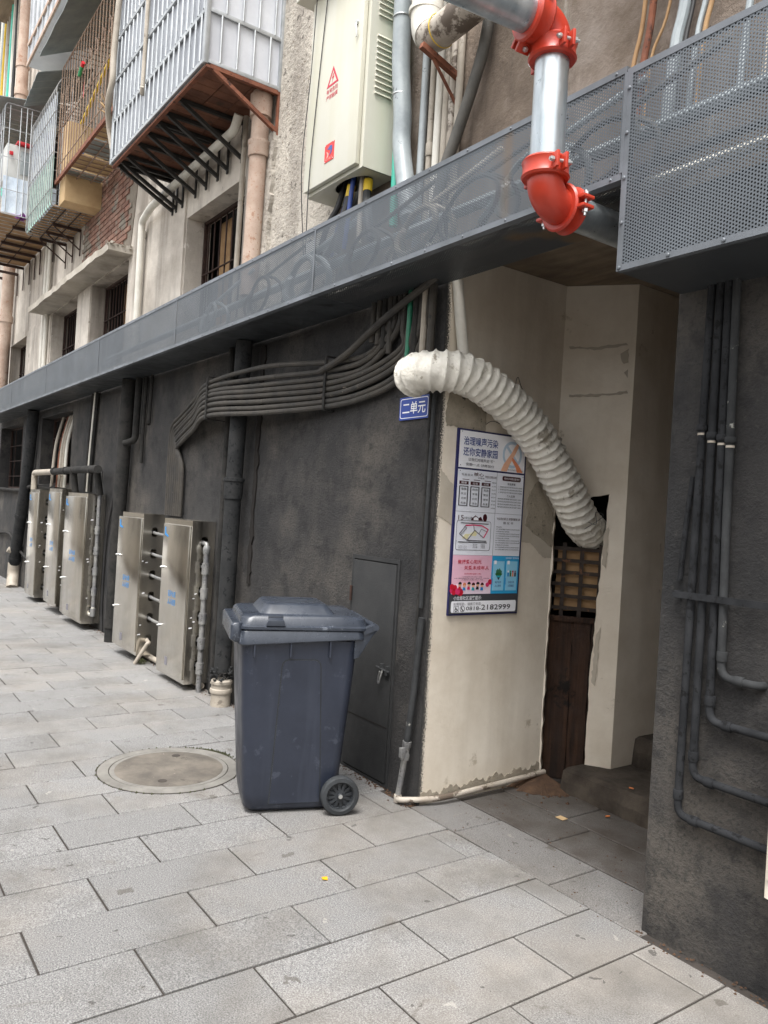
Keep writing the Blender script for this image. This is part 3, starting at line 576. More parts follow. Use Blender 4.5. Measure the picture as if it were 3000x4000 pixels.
# cables coiled inside the trunking, seen through the holes
rc = random.Random(21); nm_ = ['leftmost', 'second from left', 'third from left', 'fourth from left', 'fourth from right', 'third from right', 'second from right', 'rightmost']
for i in range(8):
    x = (-2.6, -1.75, -1.15, -.45, .05, .45, .85, 1.2)[i]; ra = rc.uniform(.10, .15); zc = 2.98; n = 60; turns = 1.8
    pts = [(x - .5, -.1, 3.0)] + [(x + (ra + .02 * t / n * turns) * 1.5 * math.cos(t / n * 6.283 * turns + 2.6), -.24 - .06 * math.sin(t / n * 6.283), zc + (ra + .012 * t / n) * math.sin(t / n * 6.283 * turns + 2.6)) for t in range(n + 1)] + [(x + .45, -.12, 3.3)]
    mb = MB(); mb.tube(pts, (.014, .011, .02, .012, .016, .011, .015, .013)[i], 10)
    single('cable', mb, ('pvc_grey', 'black_cable', 'pvc_grey', 'dark_hose', 'pvc_beige', 'black_cable', 'pvc_grey', 'dark_hose')[i], 'cable coil seen through the holes of the trunking, %s of eight' % nm_[i], 'cable', group='cables inside the trunking')
for i in range(3):
    mb = MB(); z = (2.86, 2.93, 3.06)[i]; mb.tube(smooth_path([(-13, -.1, z), (-6, -.14, z), (-2, -.12, z + .02), (1.4, -.15, z), (4.5, -.15, z)], 5), (.022, .016, .03)[i], 8)
    single('cable', mb, ('pvc_white', 'black_cable', 'pvc_grey')[i], '%s straight cable lying lengthwise inside the perforated trunking' % ('pale bottom', 'thin black', 'thick grey upper')[i], 'cable', group='cables inside the trunking')

# ---------------------------------------------------------------- red and galvanised fire main
FX, FY, FR = 1.258, -.60, .061
ZB, ZT, B1, B2 = 2.697, 3.325, .080, .068
HT = Vector((-.12, -.993, 0)).normalized()          # the overhead run heads across the alley
Fp = thing('fire_pipe', 'galvanised fire main with two glossy red grooved elbows in front of the trunking', 'pipe', (FX, FY, ZB))
C0 = Vector((FX, FY, 0)); UPV = Vector((0, 0, 1)); YV = Vector((0, 1, 0))
mb = MB(); mb.tube([(FX, FY, ZB + B1 + .01), (FX, FY, ZT - B2 - .01)], FR, 36); part(Fp, 'pipe', mb, 'galvanised')
mb = MB(); mb.tube([(FX, FY + B1 + .01, ZB), (FX, .9, ZB)], FR, 36); part(Fp, 'pipe', mb, 'galvanised')
mb = MB(); mb.tube([C0 + UPV * ZT + HT * (B2 + .01), C0 + UPV * ZT + HT * 4], FR, 36); part(Fp, 'pipe', mb, 'galvanised')
def elbow_path(zc, h, br, sg):
    c = C0 + h * br + UPV * (zc - sg * br); n = 12
    arc_ = [c - h * (br * math.cos(R(90) * i / n)) + UPV * (sg * br * math.sin(R(90) * i / n)) for i in range(n + 1)]
    return [arc_[0] - UPV * (sg * .02)] + arc_ + [arc_[-1] + h * .02]
elb = []
for e in (elbow_path(ZB, YV, B1, -1), elbow_path(ZT, HT, B2, 1)):
    mb = MB(); mb.tube(e, FR + .004, 36); elb.append(part(Fp, 'elbow', mb, 'red_enamel', sharp=60))
def coupling(c, ax, lug):
    c = Vector(c); ax = Vector(ax); lug = Vector(lug); t = ax.cross(lug); mb = MB()
    mb.lathe([(-.034, FR + .003), (-.034, FR + .02), (-.026, FR + .026), (-.012, FR + .021), (.012, FR + .021), (.026, FR + .026), (.034, FR + .02), (.034, FR + .003)], c, ax, 40)
    k_ = part(Fp, 'coupling', mb, 'red_enamel', sharp=25)
    for sg in (-1, 1):
        p = c + lug * (sg * (FR + .022)); mb = MB()
        for s2 in (-1, 1):
            q = p + t * (s2 * .017); mb.bar(q - lug * (.03 * sg), q + lug * (.032 * sg), .012 if abs(t.z) < .5 else .056, .056 if abs(t.z) < .5 else .012)
        part(k_, 'lug', mb, 'red_enamel', bevel=.003)
        q = p + lug * (.014 * sg); mb = MB(); mb.tube([q - t * .042, q + t * .048], .0058, 10)
        mb.lathe([(-.006, .011), (.006, .011)], q + t * .031, t, 6); mb.lathe([(-.005, .010), (.005, .010)], q - t * .031, t, 6); part(k_, 'bolt', mb, 'bolt_zinc', sharp=30)
d1 = Vector((.96, -.28, 0)).normalized(); 
coupling((FX, FY, ZB + B1 + .028), (0, 0, 1), d1); coupling((FX, FY, ZT - B2 - .026), (0, 0, 1), d1)
coupling((FX, FY + B1 + .03, ZB), (0, 1, 0), (1, 0, 0)); coupling(C0 + UPV * ZT + HT * (B2 + .024), HT, (UPV * .75 + HT.cross(UPV) * -.66).normalized())
# cast letters on the elbows
for ei, (zc, h, br, sg, word) in enumerate(((ZB, YV, B1, -1, 'SLM'), (ZT, HT, B2, 1, 'BLM'))):
    sd = Vector((h.y, -h.x, 0)); sd = sd if sd.x > 0 else -sd; c = C0 + h * br + UPV * (zc - sg * br)
    def mapf(u, v, hh):
        ph = R(46) + u / .125; ang = .45 + v / FR; q = FR + .0055 + hh; rad = -h * math.cos(ph) + UPV * (sg * math.sin(ph))
        return tuple(c + rad * br + rad * (q * math.cos(ang)) + sd * (q * math.sin(ang)))
    part(elb[ei], 'lettering', text_mb(word, (-.028, .028, -.006, .010), mapf), 'red_enamel', smooth=False)

# ---------------------------------------------------------------- electrical cabinet on the wall
EX0, EX1, EY, EZ0, EZ1 = -1.185, -.545, -.255, 3.515, 4.76
K = thing('electrical_cabinet', 'tall beige electrical cabinet with red high voltage warning on the wall above the trunking', 'cabinet', ((EX0 + EX1) / 2, -.12, EZ0))
mb = MB(); mb.plate(rect(EX0, EX1, EY + .02, -.006), [[(-.80 + .17 * math.cos(R(a)), -.13 + .075 * math.sin(R(a))) for a in range(0, 360, 20)]], lambda u, v, h: (u, v, EZ0 - h), .003); part(K, 'bottom_plate', mb, 'cabinet_cream', fixn=False)
mb = MB()
mb.box(EX1 - .003, EX1, EY + .02, -.006, EZ0, EZ1); mb.box(EX0, EX0 + .003, EY + .02, -.006, EZ0, EZ1); mb.box(EX0 + .003, EX1 - .003, -.012, -.006, EZ0 + .003, EZ1); mb.box(EX0 + .003, EX1 - .003, EY + .02, EY + .024, EZ0 + .003, EZ1)
part(K, 'body', mb, 'cabinet_cream', smooth=False)
mb = MB(); mb.box(EX0 + .008, EX1 - .03, EY - .012, EY + .016, EZ0 + .022, EZ1 - .02); kd = part(K, 'door', mb, 'cabinet_cream', bevel=.004)
mb = MB(); mb.box(EX0 - .09, EX1 + .05, EY - .09, .0 - .008, EZ1, EZ1 + .035); part(K, 'rain_hood', mb, 'cabinet_cream', bevel=.004)
for z_ in (3.97, 4.42):
    for i in range(11):
        mb = MB(); z = z_ + .33 - i * .033; mb.add([(EX1, -.185, z), (EX1, -.07, z), (EX1 + .012, -.185, z - .017), (EX1 + .012, -.07, z - .017), (EX1, -.185, z - .017), (EX1, -.07, z - .017)], [(0, 1, 3, 2), (2, 3, 5, 4), (0, 2, 4), (1, 5, 3)])
        part(K, 'louvre', mb, 'cabinet_cream', smooth=False)
KF = FRONT(EY - .012)
mb = MB(); tri = [(-.952, 4.108), (-.816, 4.108), (-.884, 4.225)]; ti = [(-.929, 4.121), (-.839, 4.121), (-.884, 4.199)]
mb.plate(tri, [ti], lambda u, v, h: KF(u, v, h + .0012), .001); wn = part(kd, 'warning_sign', mb, 'warn_red', fixn=False)
mb = MB(); mb.plate([(-.880, 4.180), (-.896, 4.152), (-.884, 4.152), (-.892, 4.127), (-.870, 4.160), (-.881, 4.160), (-.872, 4.180)], [], lambda u, v, h: KF(u, v, h + .0012), .001); part(kd, 'lightning_mark', mb, 'warn_red', fixn=False)
part(kd, 'lettering', text_mb('有电危险', (-.950, -.820, 4.068, 4.098), KF, .0012, .006), 'warn_red', smooth=False)
part(kd, 'lettering', text_mb('严禁触摸', (-.950, -.820, 4.030, 4.060), KF, .0012, .006), 'warn_red', smooth=False)
mb = MB(); mb.plate(rect(-.926, -.820, 3.643, 3.752), [], lambda u, v, h: KF(u, v, h + .003), .003); pl = part(kd, 'name_plate', mb, 'plate_red', fixn=False)
PM = lambda u, v: (-.926 + (u + 1.045) / .12 * .106, 3.643 + (v - 3.655) / .16 * .109)
sw = [PM(*q) for q in ((-1.01, 3.765), (-.975, 3.79), (-.95, 3.785), (-.945, 3.755), (-.955, 3.72), (-.985, 3.70), (-.968, 3.725), (-.965, 3.748), (-.98, 3.755))]
mb = MB(); mb.plate(sw, [], lambda u, v, h: KF(u, v, h + .0042), .001); part(pl, 'logo', mb, 'logo_blue', fixn=False)
mb = MB(); mb.plate([PM(*q) for q in ((-1.02, 3.75), (-1.005, 3.74), (-.99, 3.72), (-.995, 3.695), (-1.02, 3.69), (-1.005, 3.715))], [], lambda u, v, h: KF(u, v, h + .0042), .001); part(pl, 'logo', mb, 'logo_pale', fixn=False)
part(pl, 'lettering', text_mb('四川电力', (-.912, -.834, 3.652, 3.666), KF, .0042, .004), 'logo_pale', smooth=False)
for u, v in ((-.921, 3.747), (-.825, 3.648), (-.921, 3.648), (-.825, 3.747)):
    mb = MB(); mb.lathe([(0, .0035), (.003, .0025)], (u, EY - .015, v), (0, -1, 0), 8); part(pl, 'rivet', mb, 'bolt_zinc')
mb = MB(); mb.lathe([(0, .013), (.012, .012), (.014, .004)], (-.635, EY - .012, 4.37), (0, -1, 0), 12); mb.tube(smooth_path([(-.635, EY - .02, 4.365), (-.628, EY - .03, 4.34), (-.62, EY - .025, 4.315)], 4), .004, 6); lk = part(kd, 'lock', mb, 'bolt_zinc')
mb = MB(); mb.box(-.627, -.613, EY - .03, EY - .024, 4.275, 4.318); part(lk, 'key', mb, 'appliance_white', bevel=.003)
for i, (p, mm, r_) in enumerate((([(-.70, -.12, 3.6), (-.72, -.13, 3.45), (-.82, -.16, 3.3), (-.95, -.2, 3.1)], 'black_cable', .02), ([(-.84, -.12, 3.6), (-.86, -.14, 3.42), (-.9, -.16, 3.28), (-.93, -.18, 3.1)], 'blue_cable', .012), ([(-.78, -.14, 3.6), (-.79, -.16, 3.42), (-.82, -.18, 3.28), (-.83, -.2, 3.1)], 'black_cable', .024), ([(-.74, -.16, 3.6), (-.74, -.18, 3.42), (-.74, -.19, 3.28), (-.75, -.2, 3.1)], 'blue_cable', .014), ([(-.70, -.13, 3.6), (-.69, -.14, 3.42), (-.66, -.16, 3.3), (-.62, -.18, 3.1)], 'pvc_beige', .016), ([(-.66, -.11, 3.6), (-.64, -.13, 3.42), (-.58, -.16, 3.3), (-.5, -.18, 3.1)], 'black_cable', .026), ([(-.9, -.12, 3.6), (-.93, -.15, 3.42), (-1.0, -.18, 3.3), (-1.05, -.2, 3.12)], 'black_cable', .018))):
    mb = MB(); mb.tube(smooth_path(p, 6), r_, 10)
    o = single('cable', mb, mm, '%s cable hanging out of the beige electrical cabinet, %s' % (mm.replace('_cable', '').replace('pvc_', ''), ('lower left run', 'left of the thick black one', 'thickest in the middle', 'beside the pale one', 'the only pale one', 'rightmost', 'leftmost')[i]), 'cable', group='cables below the electrical cabinet')
    if mm == 'black_cable' and i in (2, 5):
        a = Vector(p[0]).lerp(Vector(p[1]), .55); b_ = Vector(p[0]).lerp(Vector(p[1]), .95); mb = MB(); mb.tube([a, b_], r_ + .002, 10); part(o, 'yellow_tape', mb, 'yellow_tape')
for i, pts in enumerate(([(-1.06, -.30, 5.2), (-1.12, -.29, 4.3), (-1.2, -.275, 3.7), (-1.24, -.2, 3.15)], [(-.99, -.275, 4.72), (-1.06, -.272, 4.1), (-1.1, -.272, 3.6), (-1.13, -.25, 3.12)])):
    mb = MB(); mb.tube(smooth_path(pts, 8), .003, 6); single('thin_wire', mb, 'black_cable', 'thin wire hanging down the %s of the electrical cabinet door' % ('left edge', 'middle')[i], 'wire', group='wires over the cabinet door')

# ---------------------------------------------------------------- pipes and hoses beside the cabinet
def pipe(name, pts, r, mm, label, cat='pipe', group=None, seg=14, mode='smooth', n=7, br=.06, collars=(), caps=True, cmat=None):
    P = smooth_path(pts, n) if mode == 'smooth' else bend_path(pts, br)
    mb = MB(); mb.tube(P, r, seg, caps=caps)
    o = single(name, mb, mm, label, cat, group=group)
    for c, ax, L, dr in collars:
        m = MB(); m.lathe([(-L / 2, r), (-L / 2, r + dr * .7), (-L / 2 + .004, r + dr), (L / 2 - .004, r + dr), (L / 2, r + dr * .7), (L / 2, r)], c, ax, seg + 4); part(o, 'collar', m, cmat or mm)
    return o
pipe('grey_hose', [(-.40, -.14, 5.2), (-.40, -.12, 4.45), (-.40, -.11, 4.1), (-.37, -.1, 3.8), (-.36, -.1, 3.62), (-.30, -.11, 3.42), (-.2, -.13, 3.15)], .052, 'pvc_grey', 'thick grey flexible hose bending down beside the electrical cabinet', 'hose', seg=20, collars=[((-.385, -.105, 3.9), (0, 0, 1), .006, .003), ((-.4, -.122, 4.34), (0, 0, 1), .006, .003)], cmat='bolt_zinc')
pipe('teal_pipe', [(-.475, -.06, 5.2), (-.47, -.06, 4.2), (-.47, -.05, 3.2)], .024, 'teal_pipe', 'bright teal plastic pipe behind the grey hose', seg=12)
for i, (x0, x1, r_) in enumerate(((-.20, -.185, .018), (-.135, -.125, .022), (-.075, -.06, .02), (-.02, -.01, .021), (.035, .04, .02), (-.27, -.26, .022))):
    pipe('conduit', [(x0, -.03, 5.2), ((x0 + x1) / 2, -.03, 4.0), (x1, -.035, 3.0)], r_, ('pvc_beige', 'pvc_white', 'pvc_beige', 'pvc_old', 'pvc_beige', 'pvc_grey')[i], '%s of the pale vertical conduits under the big drain elbow' % ('second from left', 'third from left', 'fourth from left', 'second from right', 'rightmost', 'leftmost')[i], 'conduit', group='vertical conduits on the upper wall', seg=12, collars=[((x1, -.033, 3.55), (0, 0, 1), .07, .005)] if i == 0 else ())
pipe('dark_hose', [(.30, -.05, 4.3), (.26, -.06, 3.95), (.2, -.07, 3.75), (.1, -.08, 3.52), (.04, -.1, 3.35), (.0, -.12, 3.1)], .03, 'dark_hose', 'dark flexible hose curving down to the trunking behind the drain elbow', 'hose', seg=12)
BP = thing('drain_pipe', 'big stained white drain pipe with an elbow above the trunking', 'pipe', (-.06, -.2, 4.0))
mb = MB(); P = bend_path([(-.09, -.19, 5.3), (-.07, -.19, 4.02), (.62, -.19, 4.06)], .13, 8); mb.tube(P[:len(P) // 2 + 1], .083, 26); part(BP, 'elbow', mb, 'pvc_white')
mb = MB(); mb.tube(P[len(P) // 2:], .080, 26); mb.tube([(.6, -.19, 4.06), (1.6, -.19, 4.1)], .080, 26); part(BP, 'branch', mb, 'pvc_old')
for z, L in ((4.33, .12), (4.19, .02)):
    mb = MB(); mb.lathe([(-L / 2, .083), (-L / 2, .092), (L / 2, .092), (L / 2, .083)], (-.08, -.19, z), (0, 0, 1), 26); part(BP, 'socket', mb, 'pvc_white')
mb = MB(); mb.tube([Vector((.06, -.19, 4.03)) + Vector((.3, 0, 1)).normalized() * 0 + Vector((0, .083 * math.cos(t), .083 * math.sin(t))) for t in [2 * math.pi * i / 24 for i in range(24)]], .003, 6, closed=True); part(BP, 'tie_wire', mb, 'yellow_tape')
mb = MB(); mb.bar((.02, -.005, 3.86), (.02, -.28, 3.94), .03, .03); mb.bar((.02, -.03, 3.72), (.02, -.2, 3.9), .012, .012); single('pipe_bracket', mb, 'rusty_steel', 'rusty angle bracket under the big drain elbow', 'bracket')
# verticals above the right-hand trunking
for i, (x0, x1, mm, r_) in enumerate(((1.245, 1.215, 'wood_board', .009), (1.285, 1.265, 'rusty_steel', .014), (1.37, 1.30, 'wood_board', .006), (1.44, 1.41, 'pvc_grey', .024), (1.475, 1.45, 'black_cable', .008), (1.53, 1.50, 'pvc_grey', .010), (1.56, 1.53, 'wood_board', .009), (1.72, 1.70, 'pvc_grey', .013), (1.80, 1.79, 'pvc_beige', .012), (1.9, 1.89, 'pvc_beige', .012))):
    pipe('riser', [(x0 + .03, -.08, 4.6), (x0, -.085, 3.65), (x1, -.1, 3.38), (x1 - .01, -.12, 3.05)], r_, mm, '%s thin riser above the deep trunking box, %s' % ({'wood_board': 'tan', 'rusty_steel': 'rusty', 'pvc_grey': 'grey', 'black_cable': 'black', 'pvc_beige': 'beige'}[mm], ('leftmost of all', 'the only rusty one', 'leaning one right of the rusty pipe', 'the thickest', 'beside the thickest grey pipe', 'between black and tan', 'right of the thin grey one', 'in the right part', 'second from right', 'rightmost')[i]), 'riser', group='risers above the deep trunking', seg=10)
mb = MB(); mb.box(-1.28, -1.12, -.17, -.02, 3.19, 3.27); single('junction_box', mb, 'appliance_white', 'small white junction box standing on the trunking below the cabinet', 'box', bevel=.006)

# ---------------------------------------------------------------- wheelie bin
def P3(u, v, h): return (u, v, h)
ang = math.atan2(.942, .335)
W = thing('wheelie_bin', 'dark blue grey plastic wheelie bin standing in front of the charcoal wall', 'bin', (-.470, -.756, 0), ang)
def ring(u0, u1, hw, z, r=.05): return [(x, y, z) for x, y in rrect(u0, u1, -hw, hw, r, 5)]
def hwz(z): return .205 + .05 * (z - .02) / .83
mb = MB(); mb.loft([ring(-.02, .41, .185, .012, .04), ring(-.045, .425, .203, .03, .05), ring(-.055, .432, hwz(.1), .1), ring(-.085, .462, hwz(.5), .5), ring(-.108, .485, hwz(.86), .86), ring(-.11, .487, hwz(.88), .88)]); body = part(W, 'body', mb, 'bin_plastic', sharp=50)
mb = MB(); pts = [(.078, .05), (.335, .05), (.292, .745), (.287, .765), (.275, .777), (.262, .782), (.13, .782), (.115, .777), (.104, .765), (.10, .745)]
mb.plate(pts, [], lambda u, v, h: (u, -hwz(v) - .0045 - h, v), .006); part(body, 'side_panel', mb, 'bin_plastic', fixn=False)
mb = MB(); off = [(.072, .046), (.341, .046), (.298, .746), (.293, .769), (.279, .783), (.264, .788), (.128, .788), (.111, .783), (.098, .769), (.094, .746)]
mb.plate(off, [], lambda u, v, h: (u, -hwz(v) - .001 - h, v), .003); part(body, 'panel_groove', mb, 'rubber', fixn=False)
rim = MB(); o_ = []; i_ = []
def rim_ring(z_front, z_back, grow):
    out = []
    for x, y in rrect(-.128 - grow, .515 + grow, -.275 - grow, .275 + grow, .045, 6):
        t = (x + .128) / .64; t = 0 if t < .22 else (1 if t > .5 else (t - .22) / .28); t = t * t * (3 - 2 * t); out.append((x, y, z_front + (z_back - z_front) * t))
    return out
rim.loft([rim_ring(.862, .892, -.03), rim_ring(.858, .89, .0), rim_ring(.863, .895, .004), rim_ring(.925, .93, .0), rim_ring(.932, .936, -.006), rim_ring(.932, .936, -.03)]); part(W, 'rim', rim, 'bin_lid_plastic', sharp=40)
mb = MB(); mb.loft([ring(-.15, -.115, .262, .872, .015), ring(-.168, -.115, .27, .885, .018), ring(-.168, -.115, .27, .955, .018), ring(-.16, -.115, .262, .966, .015)]); part(W, 'front_grip', mb, 'bin_lid_plastic', sharp=40)
lid = MB(); lid.loft([ring(-.128, .53, .272, .934, .05), ring(-.136, .536, .279, .938, .055), ring(-.136, .536, .279, .950, .055), ring(-.125, .528, .268, .958, .055), ring(-.118, .52, .258, .99, .06), ring(-.105, .50, .245, 1.002, .06), ring(-.02, .37, .20, 1.006, .05), ring(.01, .335, .165, 1.045, .04), ring(.02, .325, .155, 1.052, .04)]); lid_o = part(W, 'lid', lid, 'bin_lid_plastic', sharp=32)
mb = MB(); mb.loft([[(x, -.283, z) for x, z in ((-.0, .955), (.10, .955), (.088, .985), (.012, .985))], [(x, -.262, z) for x, z in ((.004, .962), (.096, .962), (.084, .995), (.016, .995))]]); mb.loft([[(x, -.262, z) for x, z in ((.012, .985), (.088, .985), (.088, 1.004), (.012, 1.004))], [(x, -.235, z) for x, z in ((.016, 1.0), (.084, 1.0), (.084, 1.008), (.016, 1.008))]]); part(lid_o, 'lid_grip', mb, 'bin_lid_plastic', bevel=.004)
mb = MB(); mb.box(.06, .30, -.11, -.09, 1.05, 1.056); mb.box(.06, .30, .09, .11, 1.05, 1.056); part(lid_o, 'lid_rib', mb, 'bin_lid_plastic', bevel=.002)
mb = MB(); mb.tube([(.566, -.272, .955), (.566, .272, .955)], .0165, 14)
for y in (-.255, -.09, .09, .255): mb.bar((.50, y, .93), (.566, y, .955), .028, .03)
part(W, 'handle', mb, 'bin_lid_plastic', sharp=40)
for y in (-.262, .235):
    mb = MB(); mb.prism([(.46, .79), (.485, .80), (.555, .915), (.582, .942), (.580, .965), (.55, .972), (.50, .95), (.46, .93)], lambda u, v, h, y=y: (u, y + h, v), .025); part(W, 'handle_bracket', mb, 'bin_lid_plastic', bevel=.003)
for u in (-.05, .13, .33):
    mb = MB(); mb.box(u, u + .007, -hwz(.84) - .02, -hwz(.84) + .012, .80, .888); part(W, 'rib', mb, 'bin_plastic', smooth=False)
mb = MB(); mb.loft([[(x, y, z) for x, y in rrect(.36, .45, -.20, .20, .02)] for z in (.03, .16)]); part(W, 'axle_housing', mb, 'bin_plastic', sharp=40)
mb = MB(); mb.tube([(.428, -.285, .098), (.428, .285, .098)], .011, 12); part(W, 'axle', mb, 'bolt_zinc')
for sg in (-1, 1):
    c = (.428, sg * .262, .098); ax = (0, sg, 0)
    mb = MB(); mb.lathe([(-.024, .068), (-.026, .085), (-.018, .0965), (.014, .098), (.022, .092), (.025, .074), (.02, .068), (-.02, .066), (-.024, .068)], c, ax, 40); wh = part(W, 'wheel', mb, 'rubber', sharp=40)
    mb = MB(); mb.lathe([(-.018, .0), (-.018, .067), (.006, .067), (.006, .064), (-.004, .058), (-.004, .0)], c, ax, 36); rimw = part(wh, 'wheel_rim', mb, 'wheel_plastic', sharp=40)
    mb = MB(); mb.lathe([(-.004, .016), (.018, .015), (.021, .011), (.021, .0)], c, ax, 20); part(wh, 'hub', mb, 'wheel_plastic')
    mb = MB()
    for i in range(12):
        t = R(30 * i + 8); d = Vector((math.cos(t), 0, math.sin(t))); a = Vector(c) + d * .012 + Vector((0, sg * .008, 0)); b_ = Vector(c) + d * .064 + Vector((0, sg * .001, 0)); mb.bar(a, b_, .006, .014)
    part(wh, 'spokes', mb, 'wheel_plastic', smooth=False)

# ---------------------------------------------------------------- manhole in the paving
M = thing('manhole_cover', 'round worn concrete manhole cover with iron rim set in the paving left of the bin', 'manhole cover', (-1.09, -.955, 0))
mc = (-1.09, -.955, 0)
mb = MB(); mb.lathe([(.001, .395), (.0045, .392), (.005, .335), (.002, .333), (.002, .329), (.005, .327), (.005, .318)], mc, (0, 0, 1), 72); part(M, 'iron_rim', mb, 'iron_ring')
mb = MB(); mb.lathe([(.001, .40), (.0025, .40), (.0025, .3)], mc, (0, 0, 1), 72); part(M, 'bedding', mb, 'joint_dirt')
mb = MB(); mb.lathe([(.001, .304), (.006, .302), (.008, .294), (.0085, .15), (.009, 0)], mc, (0, 0, 1), 72); part(M, 'cover', mb, 'manhole_concrete')
for a in (150, 330):
    mb = MB(); mb.lathe([(0, .026), (.0025, .024), (.0026, .0)], (mc[0] + .22 * math.cos(R(a)), mc[1] + .22 * math.sin(R(a)), .0075), (0, 0, 1), 16); part(M, 'lifting_hole', mb, 'joint_dirt')
mb = MB(); rm = random.Random(4)
for i in range(240):
    a = rm.gauss(R(115), .22) if i % 3 else rm.uniform(0, 6.28); q = .398 + abs(rm.gauss(0, .008)) * (1.6 if i % 3 else .3); x = mc[0] + q * math.cos(a); y = mc[1] + q * math.sin(a); s_ = rm.uniform(.003, .009)
    mb.add([(x - s_, y, 0), (x + s_, y - s_, 0), (x, y + s_, 0), (x, y, s_ * 1.3)], [(0, 1, 3), (1, 2, 3), (2, 0, 3)])
single('moss', mb, 'moss', 'green moss around the manhole rim', 'moss', kind='stuff')

# ---------------------------------------------------------------- stainless meter cabinets on the charcoal wall
def meter_cab(x0, x1, z0, z1, yf, label, ajar=0, nh=6, slots=True):
    t = .0015; K = thing('meter_cabinet', label, 'cabinet', ((x0 + x1) / 2, yf / 2, z0), group='stainless meter cabinets')
    ys = [(yf * .46 - .028, yf * .46 + .028)]; holes = []; zs = []
    for i in range(nh):
        zc = z1 - .17 - (z1 - z0 - .32) * i / (nh - 1); zs.append(zc); holes.append(rrect(ys[0][0], ys[0][1], zc - .045, zc + .045, .022, 4))
    mb = MB(); mb.plate([(yf, z0), (-.004, z0), (-.004, z1), (yf, z1)], holes if slots else [], SIDE(x1), t, .0015); side = part(K, 'side_panel', mb, 'stainless_steel', fixn=False)
    mb = MB(); mb.box(x0, x0 + t, yf, -.004, z0, z1); mb.box(x0 + t, x1 - t, yf, -.004, z1 - t, z1); mb.box(x0 + t, x1 - t, yf, -.004, z0, z0 + t)
    mb.box(x0 + t, x1 - t, -.006, -.004, z0 + t, z1 - t); part(K, 'casing', mb, 'stainless_steel', smooth=False)
    mb = MB(); mb.plate(rect(x0 + t, x1 - t, z0 + t, z1 - t), [rect(x0 + .03, x1 - .03, z0 + .04, z1 - .055)], FRONT(yf), .002); part(K, 'front_frame', mb, 'stainless_steel', fixn=False)
    d0, d1, e0, e1 = x0 + .022, x1 - .022, z0 + .03, z1 - .045
    mb = MB(); n = 2; q = ajar; mb.box(d0, d1, yf - .014, yf - .002, e0, e1)
    if ajar:   # door hinged on its right edge, standing slightly open
        mb.v = [(x, y - (d1 - x) / (d1 - d0) * ajar, z) for x, y, z in mb.v]
    dr = part(K, 'door', mb, 'stainless_steel', bevel=.003)
    sk = lambda u, v, h: (u, yf - .0145 - h - (d1 - u) / (d1 - d0) * ajar, v)
    wd = d1 - d0
    part(dr, 'lettering', text_mb('爱护水表', (d0 + wd * .33, d0 + wd * .62, z0 + (z1 - z0) * .505, z0 + (z1 - z0) * .545), sk, .0012, .006), 'decal_blue', smooth=False)
    part(dr, 'lettering', text_mb('人人有责', (d0 + wd * .33, d0 + wd * .62, z0 + (z1 - z0) * .455, z0 + (z1 - z0) * .495), sk, .0012, .006), 'decal_blue', smooth=False)
    mb = MB(); mb.plate([(d0 + .035, e1 - .03), (d0 + .055, e1 - .03), (d0 + .06, e1 - .085), (d0 + .12, e1 - .10), (d0 + .12, e1 - .115), (d0 + .04, e1 - .10)], [], lambda u, v, h: sk(u, v, h + .0012), .001); part(dr, 'logo', mb, 'decal_blue', fixn=False)
    mb = MB(); mb.plate(rect(d0 + wd * .34, d0 + wd * .44, e0 + .06, e0 + .13), [], lambda u, v, h: sk(u, v, h + .0012), .001); part(dr, 'sticker', mb, 'ink_grey', fixn=False)
    for v in (.68, .3):
        mb = MB(); p = sk(d0 + .02, z0 + (z1 - z0) * v, 0); mb.lathe([(0, .012), (.01, .011), (.012, .006), (.02, .006)], p, (0, -1, 0), 10); part(dr, 'lock', mb, 'bolt_zinc')
    for i in range(5):
        z = rnd.uniform(z0 + .1, z1 - .1); y = yf * rnd.uniform(.7, .95); s_ = rnd.uniform(.006, .016); mb = MB(); mb.plate(jag([(y - s_, z - s_ * .4), (y + s_, z - s_ * .2), (y + s_ * .8, z + s_ * .5), (y - s_ * .7, z + s_ * .3)], .003, .006, rnd), [], lambda u, v, h: (x1 + .001 + h, u, v), .0008); part(side, 'paint_drip', mb, 'print_white', fixn=False)
    mb = MB()
    for zc in zs: mb.tube([(x0 + .06, yf * .46, zc), (x1 - .02, yf * .46, zc)], .013, 10)
    if slots: part(K, 'meter_tubes', mb, 'galvanised_dirty')
    return zs
z2 = meter_cab(-3.47, -2.83, .055, 1.385, -.205, 'near stainless meter cabinet left of the bin, next to the ribbed galvanised pipe')
z1_ = meter_cab(-4.66, -4.03, .07, 1.40, -.205, 'stainless meter cabinet second from the bin with its door slightly open', ajar=.03)
z3 = meter_cab(-6.86, -5.98, .075, 1.56, -.205, 'largest stainless meter cabinet with copper toned door, right one of the far three', ajar=.02)
z4 = meter_cab(-7.86, -7.18, .11, 1.60, -.205, 'stainless meter cabinet in the middle of the far three')
z5 = meter_cab(-9.05, -8.44, .07, 1.575, -.205, 'farthest stainless meter cabinet, beside the slanting drain pipe')
def manifold(x, y, zs, ztop, zbot, label, elbow_top=True):
    K = thing('meter_pipe', label, 'pipe', (x, y, zbot)); r_ = .022
    mb = MB(); mb.tube([(x, y, zbot), (x, y, ztop)], r_, 16); part(K, 'riser', mb, 'galvanised_dirty')
    for z in zs:
        mb = MB(); mb.lathe([(-.045, r_), (-.045, r_ + .009), (.045, r_ + .009), (.045, r_)], (x, y, z - .01), (0, 0, 1), 18); mb.tube([(x - .02, y, z), (x - .16, y, z)], .012, 10); part(K, 'tee', mb, 'galvanised_dirty')
    return K
